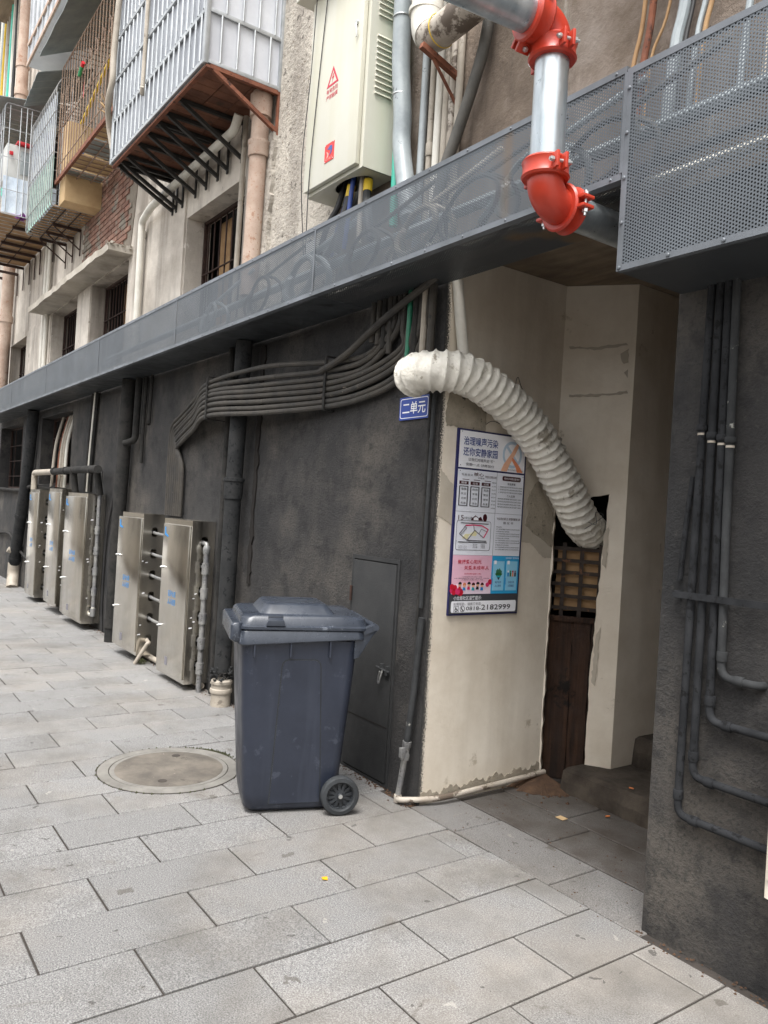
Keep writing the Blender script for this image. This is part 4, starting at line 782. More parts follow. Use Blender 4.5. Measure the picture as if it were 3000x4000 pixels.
K = manifold(-2.765, -.10, z2[1:], 1.16, .0, 'galvanised ribbed riser pipe on the right side of the near meter cabinet')
mb = MB(); mb.tube(bend_path([(-2.9, -.1, z2[0] - .01), (-2.765, -.1, z2[0] - .01), (-2.765, -.1, 1.15)], .05), .017, 14); mb.lathe([(0, .026), (.03, .03), (.05, .03), (.07, .022)], (-2.765, -.1, 1.12), (0, 0, 1), 16); part(K, 'elbow', mb, 'galvanised_dirty')
K = manifold(-5.90, -.10, z3[1:], 1.83, .28, 'dark ribbed riser pipe on the right side of the largest meter cabinet')
mb = MB(); mb.tube(bend_path([(-5.9, -.1, .3), (-5.9, -.1, .2), (-6.05, -.12, .17)], .05), .02, 12); part(K, 'outlet', mb, 'pvc_white')
for i, z in enumerate(z1_[:-1]):
    pipe('connecting_pipe', [(-4.1, -.095, z), (-3.9, -.1, z - .01), (-3.46, -.1, z2[i] + .0)], .014, 'galvanised_dirty', '%s of the five short pipes between the two near meter cabinets' % ('topmost', 'second from top', 'middle', 'second from bottom', 'lowest')[i], group='pipes between the near meter cabinets', seg=10)
pipe('outlet_pipe', [(-4.1, -.1, z1_[-1]), (-3.93, -.12, z1_[-1] - .02), (-3.92, -.14, .2), (-4.0, -.22, .005)], .018, 'pvc_beige', 'pale outlet pipe with elbow reaching the ground between the near meter cabinets', mode='bend', br=.03, seg=12)
pipe('floor_pipe', [(-4.75, -.055, .04), (-3.4, -.055, .045), (-2.80, -.06, .04)], .026, 'pvc_beige', 'beige pipe lying along the wall foot under the meter cabinets', seg=12)
mb = MB(); rm = random.Random(9)
for i in range(40):
    a = rm.uniform(0, 6.28); q = rm.uniform(.01, .05); h = rm.uniform(.02, .05); x = -3.98 + rm.gauss(0, .025); y = -.17 + rm.gauss(0, .02); mb.quad((x, y, 0), (x + q * math.cos(a), y + q * math.sin(a), h), (x + q * math.cos(a + .5), y + q * math.sin(a + .5), h * .8))
single('weed', mb, 'moss', 'small green weed growing at the foot of the outlet pipe', 'plant')

# ---------------------------------------------------------------- drain pipes on the facade
D = thing('downpipe', 'thick cast downpipe, rusty above the trunking and slate painted below, left of the bin', 'downpipe', (-2.31, -.105, 0)); x, y = -2.31, -.105
mb = MB(); mb.tube([(x + .09, y, 5.2), (x + .09, y, 4.3), (x + .06, y, 3.12)], .066, 24); part(D, 'upper_pipe', mb, 'rusty_pipe')
mb = MB(); mb.lathe([(-.06, .066), (-.06, .076), (-.05, .080), (.03, .080), (.04, .086), (.055, .086), (.06, .066)], (x + .09, y, 4.22), (0, 0, 1), 24); part(D, 'collar', mb, 'rusty_pipe'); mb = MB(); mb.lathe([(-.1, .066), (-.1, .082), (.06, .085), (.06, .066)], (x + .09, y, 4.56), (0, 0, 1), 24); part(D, 'collar', mb, 'rusty_pipe')
mb = MB(); mb.tube([(x + .04, y, 2.78), (x, y, 1.7), (x - .01, y, .26)], .063, 24); part(D, 'lower_pipe', mb, 'pipe_slate')
mb = MB(); mb.lathe([(-.10, .063), (-.10, .070), (.03, .074), (.035, .080), (.06, .080), (.062, .063)], (x, y, 1.68), (0, 0, 1), 24); part(D, 'collar', mb, 'pipe_slate')
mb = MB(); mb.lathe([(0, .075), (.10, .075), (.10, .083), (.115, .086), (.13, .083), (.135, .076), (.17, .076), (.17, .084), (.19, .084), (.2, .07)], (x - .01, y, .0), (0, 0, 1), 28); part(D, 'base_socket', mb, 'pvc_beige')
mb = MB(); rm = random.Random(5)
for i in range(150):
    a = rm.uniform(0, 6.28); q = .06 + rm.uniform(0, .045); z = .2 + rm.uniform(0, .13) * (1 - (q - .06) / .06); s_ = rm.uniform(.008, .02); c = Vector((x - .01 + q * math.cos(a), y + q * math.sin(a) , z))
    mb.add([c + Vector((rm.uniform(-s_, s_), rm.uniform(-s_, s_), rm.uniform(-s_, s_))) for _ in range(4)], [(0, 1, 2), (0, 2, 3), (0, 3, 1), (1, 3, 2)])
tag(part(D, 'mortar_lump', mb, 'pipe_slate', smooth=False), kind='stuff')
pipe('narrow_pipe', [(-2.60, -.05, 2.78), (-2.61, -.05, 1.4), (-2.62, -.05, .02)], .026, 'pvc_painted', 'narrow dark pipe just left of the thick downpipe', seg=12)
mb = MB(); mb.plate(jag([(-2.19, .95), (-2.14, .95), (-2.10, 2.75), (-2.16, 2.75)], .018, .05, rnd), [], FRONT(-.012), .012); single('wall_crack', mb, 'dark_inside', 'dark ragged chase in the wall right of the thick downpipe', 'chase', fixn=False)
D = thing('downpipe', 'dark painted downpipe behind the second meter cabinet', 'downpipe', (-5.2, -.09, 0))
mb = MB(); mb.tube([(-5.1, -.09, 2.78), (-5.2, -.09, .9), (-5.2, -.09, 0)], .07, 22); part(D, 'pipe', mb, 'pvc_painted')
mb = MB(); mb.lathe([(-.05, .07), (-.05, .08), (.05, .08), (.05, .07)], (-5.2, -.09, .2), (0, 0, 1), 22); part(D, 'collar', mb, 'pvc_painted')
pipe('short_pipe', [(-4.86, -.06, 2.78), (-4.88, -.06, 2.14), (-5.0, -.13, 2.1)], .034, 'pvc_painted', 'short dark pipe with an elbow at its lower end under the trunking', mode='bend', br=.05)
for i, x in enumerate((-4.78, -4.72, -4.55)):
    pipe('conduit', [(x, -.03, 2.78), (x - .02, -.03, 2.3), (x - .02, -.03, (2.2, 1.9, 2.45)[i])], .018, 'pvc_painted', '%s thin dark conduit ending on the wall right of the elbow pipe' % ('left', 'longest', 'short right')[i], 'conduit', seg=8)
for i, x in enumerate((-6.75, -6.65, -6.58)):
    pipe('conduit', [(x + .1, -.03, 2.78), (x, -.03, 2.0), (x - .03, -.03, 1.58)], .024, ('pvc_painted', 'pvc_white', 'pvc_painted')[i], '%s of three conduits dropping behind the largest meter cabinet' % ('left', 'white topped middle', 'right')[i], 'conduit', seg=8)
Q = thing('overhead_pipe', 'horizontal drain pipe running over the three far meter cabinets', 'pipe', (-7.5, -.15, 1.82))
mb = MB(); mb.tube(bend_path([(-9.12, -.15, 1.57), (-9.12, -.15, 1.82), (-7.9, -.15, 1.825)], .06), .042, 16); part(Q, 'pale_length', mb, 'pvc_beige')
mb = MB(); mb.tube(smooth_path([(-7.9, -.15, 1.825), (-6.8, -.15, 1.84), (-5.92, -.16, 1.84), (-5.6, -.22, 1.83)], 6), .045, 16); mb.tube([(-5.90, -.15, 1.84), (-5.90, -.1, 1.55)], .04, 14); mb.tube([(-6.93, -.15, 1.84), (-6.93, -.1, 1.5)], .04, 14); part(Q, 'dark_length', mb, 'pvc_painted')
mb = MB()
for xx in (-7.9, -7.3, -6.9, -6.1): mb.lathe([(-.04, .045), (-.04, .053), (.04, .053), (.04, .045)], (xx, -.15, 1.833), (1, 0, 0), 16)
part(Q, 'coupler', mb, 'pvc_painted')
for i, x in enumerate((-8.55, -8.25, -8.15, -8.02, -7.9)):
    pipe('conduit', [(x - .1, .1, 2.62), (x + .05, -.02, 2.2), (x + .1 + .02 * i, -.06, 1.62)], (.022, .018, .024, .02, .02)[i], ('pvc_beige', 'rusty_steel', 'pvc_beige', 'pvc_beige', 'pvc_white')[i], '%s of the pale conduits crossing the dark ground floor window' % ('leftmost', 'rusty one', 'third', 'fourth', 'rightmost')[i], 'conduit', group='conduits in front of the ground floor window', seg=8)
D = thing('slanting_drain', 'slanting slate drain pipe with beige foot at the far end of the wall', 'downpipe', (-10.4, -.1, 0))
mb = MB(); mb.tube(smooth_path([(-9.7, -.1, 2.78), (-9.95, -.1, 1.7), (-10.2, -.1, 1.1), (-10.5, -.1, .35)], 6), .085, 18); part(D, 'pipe', mb, 'pipe_slate')
mb = MB(); mb.tube(bend_path([(-10.5, -.1, .38), (-10.52, -.1, .2), (-10.35, -.14, -.01)], .1), .09, 18); mb.tube([(-10.42, -.1, .55), (-10.42, -.22, .6)], .045, 12); part(D, 'foot', mb, 'pvc_beige')
mb = MB()
for z, xx in ((.62, -10.4), (1.15, -10.18), (.45, -10.46)): mb.lathe([(-.03, .085), (-.03, .095), (.03, .095), (.03, .085)], (xx, -.1, z), (.35, 0, .94), 18)
part(D, 'clamp', mb, 'pipe_slate')
pipe('cable', [(-13, -.04, 1.56), (-10.6, -.05, 1.55), (-9.6, -.08, 1.62), (-8.2, -.05, 1.6)], .03, 'pvc_painted', 'grey cable sagging along the wall below the far ground floor windows', 'cable', seg=8)
pipe('cable', [(-5.45, -.02, 2.1), (-5.6, -.02, 1.6), (-5.78, -.02, 1.2), (-5.85, -.02, .8), (-5.85, -.02, .3), (-5.8, -.02, .02)], .012, 'black_cable', 'thin black cable curving down the wall right of the largest meter cabinet', 'cable', seg=8)
pipe('cable', [(-12.5, -.03, .75), (-11.4, -.04, .8), (-10.6, -.05, .62), (-9.6, -.04, .45)], .02, 'pvc_painted', 'faint grey cable bowing along the far end of the wall', 'cable', seg=8)

# ---------------------------------------------------------------- conduits sweeping over the charcoal wall
ST = [(-.30, None), (-.67, (2.487, 2.456, 2.414, 2.383, 2.347, 2.311, 2.26, 2.229)), (-1.11, (2.489, 2.434, 2.389, 2.35, 2.312, 2.273, 2.235, 2.201)), (-1.79, (2.521, 2.441, 2.392, 2.355, 2.319, 2.276, 2.233, 2.196)), (-2.66, (2.489, 2.45, 2.413, 2.385, 2.35, 2.309, 2.265, 2.226)), (-3.17, (2.414, 2.362, 2.325, 2.293, 2.256, 2.222, 2.178, 2.149)), (-3.70, (2.304, 2.257, 2.216, 2.179, 2.139, 2.108, 2.069, 2.033))]
ordn = ('topmost', 'second from top', 'third from top', 'fourth from top', 'fourth from bottom', 'third from bottom', 'second from bottom', 'lowest')
for i in range(8):
    pts = [(-.12 - .05 * (7 - i), -.035, 2.80), (-.13 - .05 * (7 - i), -.035, 2.62 - .012 * i)]
    pts += [(-.33, -.035, ST[1][1][i] + .11 - .004 * i)] if i > 2 else []
    for (x, zs), yy in zip(ST[1:], (-.035, -.055, -.165, -.205, -.11, -.04)): pts.append((x, yy - .004 * (i % 2), zs[i]))
    pts += [(-3.86 + .02 * i, -.035, ST[-1][1][i] - .05), (-3.93 + .05 * i, -.035, ST[-1][1][i] - .2), (-3.93 + .05 * i, -.03, 1.4)]
    pipe('conduit', pts, .0175, 'conduit_dark', '%s of the eight dusty conduits sweeping across the charcoal wall' % ordn[i], 'conduit', group='conduits sweeping across the wall', seg=10, n=6)
for i, (x, zt, zb) in enumerate(((-1.09, 2.52, 2.18), (-2.64, 2.53, 2.2))):
    yc = (-.082, -.236)[i]; mb = MB(); mb.box(x - .012, x + .012, yc, yc + .006, zb, zt); mb.box(x - .012, x + .012, yc + .006, -.002, zt, zt + .006); mb.box(x - .012, x + .012, yc + .006, -.002, zb - .006, zb); single('conduit_clamp', mb, 'pvc_painted', 'flat clamp holding the conduits %s' % ('nearer the unit sign', 'over the thick downpipe')[i], 'clamp', smooth=False)
pipe('conduit', [(-1.13, -.09, 2.43), (-.85, -.08, 2.5), (-.45, -.08, 2.66), (.02, -.09, 2.80)], .02, 'conduit_dark', 'single conduit climbing diagonally from the bundle to the trunking', 'conduit', seg=10)
for i, (x, z, mm, r_) in enumerate(((-.62, 2.55, 'conduit_dark', .018), (-.56, 2.53, 'conduit_dark', .018), (-.5, 2.5, 'pvc_painted', .02), (-.44, 2.46, 'conduit_dark', .018), (-.26, 2.35, 'green_pipe', .016), (-.2, 2.34, 'pvc_painted', .022), (-.125, 2.3, 'pvc_beige', .02), (-.06, 2.2, 'conduit_dark', .022))):
    pipe('conduit', [(x, -.045, 2.80), (x, -.045, (2.80 + z) / 2), (x - .005, -.045, z)], r_, mm, '%s of the short vertical conduits under the trunking by the corner' % ('leftmost', 'second from left', 'third from left', 'fourth from left', 'green one', 'dark one beside green', 'pale thick one', 'rightmost')[i], 'conduit', group='vertical conduits by the entrance corner', seg=10)

# ---------------------------------------------------------------- entrance: flexible duct, notice board, unit sign, lattice, door
hp = smooth_path([(-.125, -.125, 2.268), (-.075, -.132, 2.28), (-.01, -.128, 2.292), (.07, -.07, 2.30), (.125, .06, 2.295), (.15, .28, 2.21), (.15, .48, 2.10), (.15, .64, 1.97), (.15, .78, 1.82), (.145, .90, 1.69), (.13, 1.0, 1.585), (.10, 1.10, 1.53), (.06, 1.2, 1.5)], 26)
rh = random.Random(8); ph = [rh.uniform(0, 6.28) for _ in range(6)]
def hmod(s_, t):
    a = abs(math.sin(math.pi * (s_ / .050 + t / (2 * math.pi))))
    return 1 - .15 * a ** .6 + .022 * math.sin(3 * t + s_ * 41 + ph[0]) * a + .016 * math.sin(7 * t - s_ * 63 + ph[1]) * a + .012 * math.sin(5 * t + s_ * 140 + ph[2]) * a
mb = MB(); mb.tube(hp, [.116 - .012 * math.exp(-i / 9) for i in range(len(hp))], 44, mod=hmod); hose = single('flexible_duct', mb, 'hose_white', 'ribbed soiled white flexible exhaust duct curving from the wall corner into the broken hole', 'duct', sharp=80)
mb = MB(); mb.tube(smooth_path([(.16, .93, 1.60), (.27, .98, 1.55), (.25, 1.0, 1.62), (.29, 1.02, 1.6), (.2, .97, 1.52)], 8), .0018, 5); part(hose, 'tie_wire', mb, 'black_cable')
mb = MB(); mb.tube(smooth_path([(.1, .52, 2.19), (.05, .5, 2.30), (.03, .53, 2.36), (.02, .58, 2.30), (.06, .66, 2.17)], 8), .002, 5); mb.tube(smooth_path([(.004, .33, 2.07), (.03, .36, 2.09), (.08, .42, 2.06)], 6), .002, 5); part(hose, 'hanger_wire', mb, 'black_cable')
pipe('white_pipe', [(.035, .04, 2.80), (.04, .07, 2.6), (.045, .11, 2.38), (.05, .14, 2.2)], .03, 'pvc_white', 'short white pipe on the cream wall between trunking and flexible duct', seg=16)

# notice board: fractions (fu, fv) of its width and height, fv from the top
NY0, NY1, NZ0, NZ1 = .125, .650, 1.010, 2.030
NB = thing('notice_board', 'tall community notice board with noise and care posters on the cream wall', 'notice board', (0, (NY0 + NY1) / 2, NZ0))
BX = .014
def bm_(u, v, h): return (BX + h, NY0 + (NY1 - NY0) * u, NZ1 - (NZ1 - NZ0) * v)
def flatp(parent, name, pts, mm, lift): mb = MB(); mb.plate(pts, [], lambda u, v, h: bm_(u, v, h + lift), .001); return part(parent, name, mb, mm, smooth=False)
def fr(u0, u1, v0, v1): return [(u0, v0), (u1, v0), (u1, v1), (u0, v1)]
def wr(parent, s_, u0, u1, v0, v1, mm, lift=.0045, bold=.004): return part(parent, 'lettering', text_mb(s_, (u0, u1, v1, v0), bm_, lift, bold), mm, smooth=False)
def disc(u, v, ru, n=14, sq=1): k_ = (NY1 - NY0) / (NZ1 - NZ0); return [(u + ru * math.cos(2 * math.pi * i / n), v + ru * k_ * sq * math.sin(2 * math.pi * i / n)) for i in range(n)]
mb = MB(); mb.box(.001, BX, NY0, NY1, NZ0, NZ1); part(NB, 'board', mb, 'poster_navy', bevel=.002)
H = flatp(NB, 'noise_poster', fr(.025, .975, .010, .207), 'print_white', .002)
wr(H, '治理噪声污染', .075, .56, .040, .086, 'ink_blue', bold=.008); wr(H, '还你安静家园', .075, .56, .097, .143, 'ink_blue', bold=.008)
wr(H, '让我们对噪声说“不”', .15, .52, .152, .170, 'ink_grey', bold=.01); wr(H, '安静一点 健康加分', .12, .52, .180, .196, 'ink_grey', bold=.01); wr(H, '通川区西城街道小北街社区', .72, .96, .190, .200, 'ink_grey')
mb = MB(); mb.plate(disc(.78, .11, .145, 28), [disc(.78, .11, .115, 28)], lambda u, v, h: bm_(u, v, h + .0032), .001); part(H, 'no_sign_ring', mb, 'ring_pale', smooth=False)
flatp(H, 'no_sign_bar', [(.69, .075), (.71, .062), (.87, .145), (.85, .158)], 'ring_pale', .0032)
flatp(H, 'forearm', [(.62, .205), (.71, .205), (.74, .17), (.80, .125), (.86, .07), (.90, .02), (.885, .015), (.82, .06), (.76, .105), (.66, .165)], 'ink_skin', .0042)
flatp(H, 'forearm', [(.95, .205), (.86, .205), (.84, .18), (.78, .145), (.775, .125), (.80, .13), (.88, .165)], 'ink_orange', .0050)
G = flatp(NB, 'civility_panel', fr(.025, .975, .217, .675), 'print_panel', .002)
wr(G, '社会主义', .07, .23, .238, .250, 'ink_black'); wr(G, '核心', .24, .38, .228, .248, 'ink_maroon', bold=.008); wr(G, '价值观', .30, .39, .253, .261, 'ink_black')
for i, (t, ws) in enumerate((('国家', ('富强', '民主', '文明', '和谐')), ('社会', ('自由', '平等', '公正', '法治')), ('公民', ('爱国', '敬业', '诚信', '友善')))):
    u = .05 + .155 * i
    flatp(G, 'red_rule', fr(u + .04, u + .13, .268, .271), 'ink_maroon', .0032); h_ = flatp(G, 'heading_box', fr(u, u + .125, .279, .297), 'ink_maroon', .0032); wr(h_, t, u + .025, u + .10, .282, .294, 'print_white')
    mb = MB(); mb.plate(fr(u, u + .125, .305, .412), [fr(u + .012, u + .113, .309, .408)], lambda a, b_, h: bm_(a, b_, h + .0032), .001); part(G, 'frame', mb, 'ink_black', smooth=False)
    for j, w_ in enumerate(ws): wr(G, w_, u + .028, u + .098, .315 + .025 * j, .327 + .025 * j, 'ink_black')
UM = .575    # the board's printed middle line
flatp(G, 'fold_line', fr(UM - .002, UM + .002, .217, .675), 'ink_grey', .0026); flatp(G, 'fold_line', fr(.025, .975, .441, .4425), 'ink_grey', .0030)
wr(G, '市民文明公约', .40, .565, .240, .254, 'ink_maroon')
for i, t in enumerate(('爱祖国 爱达州', '讲卫生 争先进', '崇礼让 树正气', '护花木 惜资源', '重团结 好学习', '扬风尚 倡廉洁', '除陋习 树新风', '乐奉献 勇担当')): wr(G, t, .505, .565, .272 + .020 * i, .279 + .020 * i, 'ink_black')
tb = flatp(G, 'title_box', [(x, y) for x, y in rrect(.655, .93, .232, .258, .012, 3)], 'ink_maroon', .0032); wr(tb, '精神文明建设宣传栏', .68, .91, .239, .251, 'print_white')
wr(G, '家庭美德', .73, .85, .268, .281, 'ink_black'); wr(G, '个人品德', .73, .85, .335, .348, 'ink_black')
for i in range(3): wr(G, '%d、尊老爱幼,男女平等,夫妻和睦,勤俭持家,邻里团结' % (i + 1), .60, .955, .289 + .015 * i, .297 + .015 * i, 'ink_black')
for i in range(4): wr(G, '爱国奉献,明礼遵规,勤劳善良,宽厚正直,自强自律,友善助人', .60, .955, .355 + .015 * i, .363 + .015 * i, 'ink_black')
wr(G, '15', .06, .135, .462, .487, 'ink_maroon', bold=0); wr(G, '分钟生活圈', .14, .25, .468, .484, 'ink_black')
flatp(G, 'house_mark', [(.24, .487), (.255, .474), (.30, .459), (.345, .473), (.375, .465), (.41, .487)], 'ink_maroon', .0032); flatp(G, 'house_mark', [(.275, .485), (.275, .474), (.305, .466), (.34, .476), (.34, .485)], 'print_white', .0044); flatp(G, 'tree_mark', disc(.435, .47, .03, 10, 1.4), 'ink_maroon', .0032)
mb = MB(); mb.plate(rrect(.045, .53, .489, .649, .02, 3), [rrect(.050, .525, .4915, .6465, .018, 3)], lambda a, b_, h: bm_(a, b_, h + .0032), .001); part(G, 'map_frame', mb, 'ink_grey', smooth=False)
flatp(G, 'map_block', [(.24, .56), (.30, .542), (.335, .556), (.32, .572), (.24, .57)], 'ink_yellow', .0030); flatp(G, 'map_block', [(.13, .585), (.17, .562), (.24, .56), (.2, .59)], 'ink_yellow', .0030)
def pl(pts, wd, mm, lift=.004):
    for a, b_ in zip(pts[:-1], pts[1:]):
        d = Vector((b_[0] - a[0], b_[1] - a[1])); n = Vector((-d.y, d.x * .26)).normalized() * wd if d.length else Vector((0, 0)); n = Vector((n.x, n.y * .52)); flatp(G, 'map_line', [(a[0] - n.x, a[1] - n.y), (b_[0] - n.x, b_[1] - n.y), (b_[0] + n.x, b_[1] + n.y), (a[0] + n.x, a[1] + n.y)], mm, lift)
pl([(.10, .503), (.49, .503)], .004, 'ink_black'); pl([(.17, .516), (.28, .512), (.40, .514), (.49, .533), (.43, .58)], .006, 'ink_pink'); pl([(.17, .516), (.09, .562), (.20, .596), (.30, .54), (.43, .58)], .005, 'ink_grey'); pl([(.28, .512), (.29, .542)], .004, 'ink_grey', .0045); pl([(.2, .596), (.47, .597)], .004, 'ink_black', .0045); pl([(.08, .605), (.48, .606)], .004, 'ink_black'); pl([(.11, .565), (.185, .53), (.15, .52)], .003, 'ink_grey', .0045); pl([(.36, .56), (.39, .532), (.47, .545)], .003, 'ink_grey', .0045)
for i in range(3): wr(G, '社区服务  便民点', .08, .20, .625 + .007 * i, .629 + .007 * i, 'ink_grey'); wr(G, '菜市场', .28, .345, .615 + .008 * i, .620 + .008 * i, 'ink_black'); wr(G, '卫生站', .39, .455, .615 + .008 * i, .620 + .008 * i, 'ink_black')
wr(G, '“社交场合讲礼仪 咳嗽喷嚏掩口鼻”', .60, .96, .462, .477, 'ink_maroon', bold=.006); wr(G, '倡 议 书', .70, .85, .485, .499, 'ink_black', bold=.006)
for i in range(11): wr(G, '为进一步增强居民健康意识,养成良好卫生习惯,共同守护美好家园', .60, (.955, .955, .80)[i % 3] if i else .68, .512 + .0125 * i, .519 + .0125 * i, 'ink_black')
K1 = flatp(NB, 'pink_poster', fr(.025, UM, .676, .885), 'print_pink', .002)
wr(K1, '撒播爱心阳光', .09, .42, .700, .722, 'ink_red', bold=.008); wr(K1, '关爱未成年人', .18, .53, .732, .754, 'ink_red', bold=.008); wr(K1, '【关爱你我他 温暖千万家】', .19, .42, .772, .780, 'ink_red')
for i in range(3): wr(K1, '少年儿童是祖国的未来,让我们一起关心下一代的成长', (.16, .05, .15)[i], (.44, .545, .46)[i], .790 + .008 * i, .795 + .008 * i, 'ink_black')
flatp(K1, 'pale_ground', [(.025, .885), (.025, .84), (.15, .825), (.35, .832), (UM, .82), (UM, .885)], 'print_pale', .0030)
rk = random.Random(2)
for i in range(9): flatp(K1, 'flower', disc((.04, .07, .11, .15, .06, .52, .56, .13, .03)[i], (.865, .85, .87, .875, .875, .835, .82, .85, .845)[i], (.035, .03, .035, .04, .03, .025, .03, .02, .03)[i], 10), ('ink_pink', 'ink_red', 'ink_pink', 'ink_red', 'ink_red', 'ink_pink', 'ink_red', 'print_pale', 'ink_red')[i], .0040 + .0011 * (i % 3))
for i in range(6):
    u = .13 + .062 * i; v = .835 + .004 * (i % 2)
    flatp(K1, 'child_body', [(u - .02, v + .026), (u + .02, v + .026), (u + .014, v + .008), (u - .014, v + .008)], ('ink_red', 'decal_blue', 'ink_pink', 'ink_teal', 'ink_black', 'decal_blue')[i], .0075); flatp(K1, 'child_face', disc(u, v, .020, 10), 'ink_skin', .0087)
    flatp(K1, 'child_hair', [(u + .024 * math.cos(R(a)), v - .003 - .0135 * math.sin(R(a))) for a in range(0, 181, 30)], ('ink_black', 'ink_orange', 'ink_black', 'ink_maroon', 'ink_black', 'ink_maroon')[i], .0099)
K2 = flatp(NB, 'cyan_poster', fr(UM, .975, .676, .885), 'print_cyan', .002)
for i, w_ in enumerate(('创文明城市', '做文明市民')): wr(K2, w_, .77 + .105 * i, .865 + .105 * i, .682, .692, 'print_white')
for i, u in enumerate((.595, .79)):
    c_ = flatp(K2, 'leaflet', fr(u, u + .165, .705, .868), 'print_sky', .0032); flatp(c_, 'leaflet_badge', fr(u + .012, u + .045, .702, .722), 'print_white', .0044); flatp(c_, 'blue_tab', fr(u - .012, u, .80, .835), 'decal_blue', .0044)
    wr(c_, ('保护自然', '垃圾分类')[i], u + .035, u + .125, .815, .828, 'ink_blue', .0046); wr(c_, ('人人有责', '从我做起')[i], u + .035, u + .125, .835, .848, 'ink_blue', .0046)
    if i == 0:
        flatp(c_, 'floating_island', [(u + .03, .775), (u + .085, .768), (u + .14, .775), (u + .12, .785), (u + .05, .785)], 'ink_green', .0044); flatp(c_, 'island_water', [(u + .045, .785), (u + .125, .785), (u + .105, .795), (u + .065, .795)], 'ink_teal', .0050); flatp(c_, 'island_root', [(u + .065, .795), (u + .105, .795), (u + .085, .81)], 'ink_black', .0050)
        for j in range(6): flatp(c_, 'island_tower', fr(u + .045 + .014 * j, u + .055 + .014 * j, (.755, .748, .752, .745, .752, .758)[j], .772), 'ink_green', .0056)
    else:
        for j in range(4): flatp(c_, 'sorting_bin', fr(u + .02 + .035 * j, u + .043 + .035 * j, .768, .79), ('decal_blue', 'ink_green', 'ink_orange', 'ink_maroon')[j], .0044); flatp(c_, 'bin_waste', disc(u + .031 + .035 * j, .762, .012, 8), ('print_white', 'tube_green', 'ink_red', 'ink_grey')[j], .0044)
FT = flatp(NB, 'footer', fr(.01, .99, .887, .992), 'print_grey', .002)
wr(FT, '小北街社区温馨提示:', .06, .45, .895, .917, 'print_white', bold=.006)
wp = flatp(FT, 'phone_strip', rrect(.035, .965, .923, .985, .015, 3), 'print_white', .0032)
wr(wp, '如需帮助，请拨打电话:', .065, .45, .930, .947, 'ink_grey', .0046); wr(wp, '0818-', .24, .45, .953, .973, 'ink_black', .0046, .006); wr(wp, '2182999', .455, .88, .944, .973, 'ink_black', .0046, .008)
def hollow(parent, name, o_, i_, mm): mb = MB(); mb.plate(o_, [i_], lambda a, b_, h: bm_(a, b_, h + .0046), .001); return part(parent, name, mb, mm, smooth=False)
hollow(wp, 'phone_mark', disc(.19, .965, .033, 18), disc(.19, .965, .028, 18), 'ink_black'); flatp(wp, 'phone_mark', [(.175, .955), (.185, .957), (.186, .965), (.2, .969), (.208, .974), (.198, .977), (.182, .97), (.174, .962)], 'ink_black', .0046)
hollow(wp, 'wheelchair_mark', fr(.07, .14, .95, .982), fr(.074, .136, .952, .98), 'ink_grey'); hollow(wp, 'wheelchair_mark', disc(.103, .97, .018, 14), disc(.103, .97, .012, 14), 'ink_black'); flatp(wp, 'wheelchair_mark', [(.092, .955), (.1, .955), (.102, .963), (.12, .964), (.128, .974), (.12, .975), (.115, .968), (.095, .967)], 'ink_black', .0058)
for u, v in ((.05, .016), (.95, .02), (.05, .195), (.05, .225), (.96, .228), (.05, .60), (.96, .60)): mb = MB(); mb.lathe([(0, .0028), (.0012, .002)], bm_(u, v, .0035), (1, 0, 0), 8); part(NB, 'pin', mb, 'ink_black')

US = thing('unit_sign', 'small blue metal sign with white characters on the charcoal wall beside the entrance', 'sign', (-.212, 0, 2.07))
sr = lambda u, v, h: (u, -.012 - h, v + (u + .345) * .005)
mb = MB(); mb.plate(rrect(-.35, -.078, 2.072, 2.200, .008, 3), [], sr, .009); up_ = part(US, 'plate', mb, 'sign_blue')
mb = MB(); mb.plate(rrect(-.340, -.088, 2.081, 2.191, .014, 4), [rrect(-.3365, -.0915, 2.0845, 2.1875, .012, 4)], lambda u, v, h: sr(u, v, h + .0015), .001); part(up_, 'border', mb, 'print_white', smooth=False)
part(up_, 'lettering', text_mb('二单元', (-.318, -.110, 2.103, 2.172), sr, .0016, .012), 'print_white', smooth=False)

# rusty lattice, cardboard and plank door inside the broken hole
S2 = lambda u, v, h: SPL(u, v, h - .10)
LT = thing('window_lattice', 'rusty flat bar lattice in the broken hole of the entrance wall', 'lattice', tuple(A2 + D2 * .16 - N2 * .1 + Vector((0, 0, .96))))
for i in range(3):
    u = (.07, .175, .285)[i]; mb = MB(); mb.prism([(u - .012, .985), (u + .012, .985), (u + .012, 1.43), (u - .012, 1.43)], S2, .004); part(LT, 'upright_bar', mb, 'lattice_iron', smooth=False)
for i in range(6):
    z = 1.035 + .072 * i; mb = MB(); mb.prism([(-.02, z - .011), (.36, z - .013), (.36, z + .010), (-.02, z + .011)], lambda u, v, h: S2(u, v, h + .0045), .004); part(LT, 'cross_bar', mb, 'lattice_iron', smooth=False)
mb = MB(); mb.prism([(.02, 1.01), (.34, 1.03), (.34, 1.38), (.03, 1.40)], lambda u, v, h: S2(u, v, h - .04), .006); single('cardboard', mb, 'wood_board', 'piece of brown cardboard behind the rusty lattice', 'cardboard', smooth=False)
PD = thing('plank_door', 'dark weathered plank panel below the lattice in the broken hole', 'door', tuple(A2 + D2 * .16 - N2 * .1))
for i, (a, b_, t) in enumerate(((.0, .145, .965), (.149, .25, .955), (.254, .38, .96))): mb = MB(); mb.prism(jag([(a, .0), (b_, .0), (b_, t), (a, t)], .003, .08, rnd), lambda u, v, h, i=i: S2(u, v, h - .006 + .004 * (i % 2)), .015); part(PD, 'plank', mb, 'wood_old', smooth=False)
